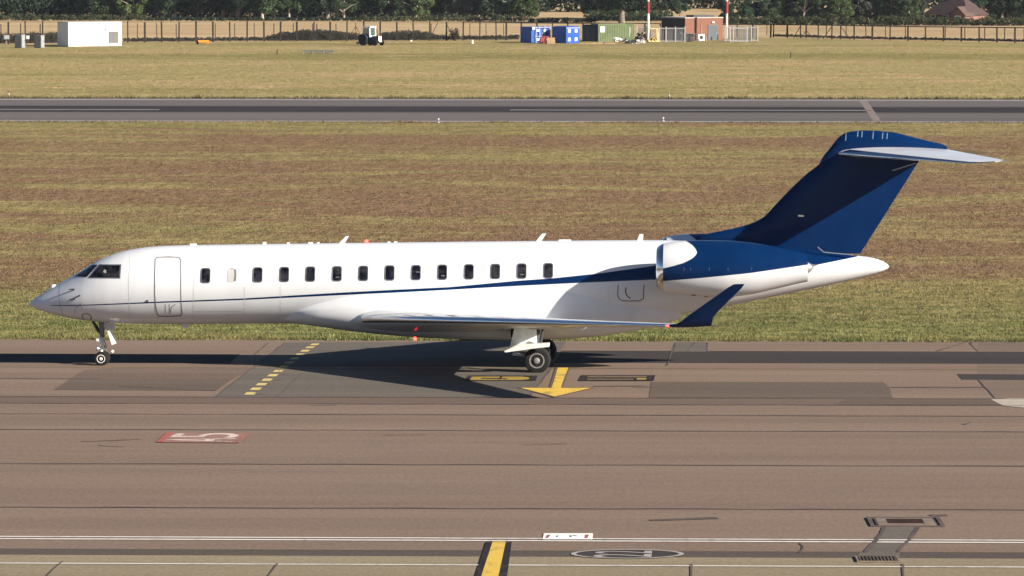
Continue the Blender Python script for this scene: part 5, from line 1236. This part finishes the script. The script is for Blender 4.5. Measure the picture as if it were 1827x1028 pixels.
for k in range(26): b.tube([(r.uniform(0, .4), r.uniform(0, .6), .1 + .05 * k), (r.uniform(1.9, 2.3), r.uniform(0, .6), .1 + .04 * k + r.uniform(-.05, .05))], .05, 6)
b.build('pipe', mat('dull_pipe', (.10, .09, .09), .6, .2, .3, 3), st_)
b = MB()
for x in (-.05, .8, 1.6, 2.35): b.box((x, -.05, .6), (.05, .05, 1.2)).box((x, .65, .6), (.05, .05, 1.2))
b.box((1.15, -.05, 1.2), (2.4, .05, .05)).box((1.15, .65, 1.2), (2.4, .05, .05)); b.build('crate_frame', mat('rack_steel', (.14, .13, .13), .6, .3), st_)
for px, py, lb in ((1260, 74, 'small pale standpipe right of the air conditioning unit'), (1281, 72, 'dark bin post right of the grey door')):
    p = G(px, py); o = thing('standpipe', lb, 'pipe', (p.x, p.y, p.z)); MB().tube([(0, 0, 0), (0, 0, .8)], .07, 8).build('stem', mat('standpipe_grey', (.35, .25, .18), .6) if px < 1270 else M_SD, o); MB().tube([(-.14, 0, .8), (.14, 0, .8)], .07, 8).build('elbow', M_SB, o)
# palisade enclosures
M_GALV = mat('galvanised_palisade', (.20, .20, .205), .5, .4, .12, 2); M_GALVP = mat('palisade_frame', (.44, .43, .41), .5, .1, .08, 2)
def palisade(px0, px1, py, top, label, rails, th=0, dense_=.17, pick=.1):
    p, q = G(px0, py), G(px1, py); L = (q - p).length; H = (py - top) * mpp((px0 + px1) / 2, py)
    o = thing('palisade_fence', label, 'fence', (p.x, p.y, p.z), th, 'metal palisade enclosures')
    b = MB(); n = int(L / dense_)
    for i in range(n + 1): b.box((L * i / n, .05, H * .49), (pick, .03, H * .96), taper=.92)
    b.build('pale_row', M_GALV, o)
    for x in rails: MB().box((x * L, -.02, H / 2), (.14, .10, H * 1.04)).build('fence_post', M_GALVP, o)
    MB().box((L / 2, -.015, H * .9), (L, .06, .09)).build('rail', M_GALVP, o); MB().box((L / 2, -.015, .15), (L, .06, .09)).build('rail', M_GALVP, o)
palisade(1177, 1222, 75.5, 47.5, 'grey palisade fence panel left of the brick building', (.0, .25, .62, 1.0))
palisade(1137, 1160, 71, 46, 'dull palisade fence panel between the green container and the left mast', (0, 1.0))
palisade(1303, 1336, 75.5, 47.5, 'pale palisade gate panels right of the brick building', (0, .9), 0, .3, .1)
palisade(1294, 1352, 74, 46, 'outer palisade fence of the right hand enclosure', (0, .25, .8, 1.0))

# ------------------------------------------------------------------ houses beyond the hedge
M_TILE = mat('dark_roof_tile', (.060, .036, .034), .8, 0, .2, 2); M_HB = mat('house_brick', (.17, .095, .07), .85, 0, .2, 2); M_POT = mat('chimney_brick', (.26, .15, .11), .85, 0, .2, 3)
def house(px, py, label, W_, D_, eave, ridge, th, wing=True):
    p = G(px, py); o = thing('house', label, 'house', (p.x, p.y, p.z), radians(th), 'houses beyond the hedge')
    MB().box((0, 0, eave / 2), (W_, D_, eave)).build('wall', M_HB, o)
    e = .35; x, y = W_ / 2 + e, D_ / 2 + e; rx = W_ * .16
    rf_ = MB().add([(-x, -y, eave), (x, -y, eave), (x, y, eave), (-x, y, eave), (-rx, 0, ridge), (rx, 0, ridge)], [(0, 1, 5, 4), (1, 2, 5), (2, 3, 4, 5), (3, 0, 4), (3, 2, 1, 0)]).build('roof', M_TILE, o)
    MB().box((.6, 0, ridge + .3), (.9, .7, 1.7)).box((.6, 0, ridge + 1.2), (1.0, .8, .12)).build('chimney', M_POT, rf_)
    if wing:                                              # gabled bay at the sunny end
        gx = W_ / 2 - 1.4
        MB().prism([(gx - 1.5, -D_ / 2 - 1.0, 0), (gx + 1.5, -D_ / 2 - 1.0, 0), (gx + 1.5, -D_ / 2 - 1.0, eave), (gx, -D_ / 2 - 1.0, eave + 1.3), (gx - 1.5, -D_ / 2 - 1.0, eave)], (0, 2.4, 0)).build('bay', M_HB, o)
        for s_ in (-1, 1): MB().prism([(gx, -D_ / 2 - 1.2, eave + 1.42), (gx + s_ * 1.8, -D_ / 2 - 1.2, eave - .15), (gx + s_ * 1.8, -D_ / 2 - 1.2, eave - .02), (gx, -D_ / 2 - 1.2, eave + 1.55)], (0, 3.0, 0)).build('bay_roof', mat('lit_roof_tile', (.095, .058, .045), .8, 0, .2, 2), o)  # lighter copy of the tile colour, sunlight painted onto the bay roof
        for z in (eave - .8, eave * .4):
            wv_ = MB().box((gx, -D_ / 2 - 1.03, z), (1.3, .06, 1.0)).build('window', M_TRW, o); MB().box((gx, -D_ / 2 - 1.07, z), (1.0, .03, .7)).build('pane', M_TGL, wv_)
    for x_ in (-W_ * .3, 0):
        wv_ = MB().box((x_, -D_ / 2 - .03, eave * .5), (1.2, .06, 1.1)).build('window', M_TRW, o); MB().box((x_, -D_ / 2 - .07, eave * .5), (.95, .03, .85)).build('pane', M_TGL, wv_)
house(1706, 36, 'brown tiled house with a pale chimney above the right hand hedge', 9.5, 6.5, 1.0, 4.3, -40)
house(1812, 35, 'second dark roofed house at the right edge of the trees', 7.0, 6.0, 1.3, 4.2, 24, False)
house(1404, 12, 'distant brick house glimpsed above the dark bushy tree', 5.0, 5.0, 2.4, 4.2, 24, False)

# ------------------------------------------------------------------ the morning air
N = NT('morning_haze'); pv = N.n('VolumePrincipled'); pv.inputs['Color'].default_value = (.80, .88, 1.0, 1); pv.inputs['Density'].default_value = .000045; pv.inputs['Anisotropy'].default_value = .2
N.t.nodes.remove(N.b); N.l(pv.outputs[0], N.t.nodes['Material Output'].inputs['Volume'])
hz = MB().box((0, 4200, 11), (14400, 9800, 26)).build('haze', N.m); tag(hz, kind='stuff')
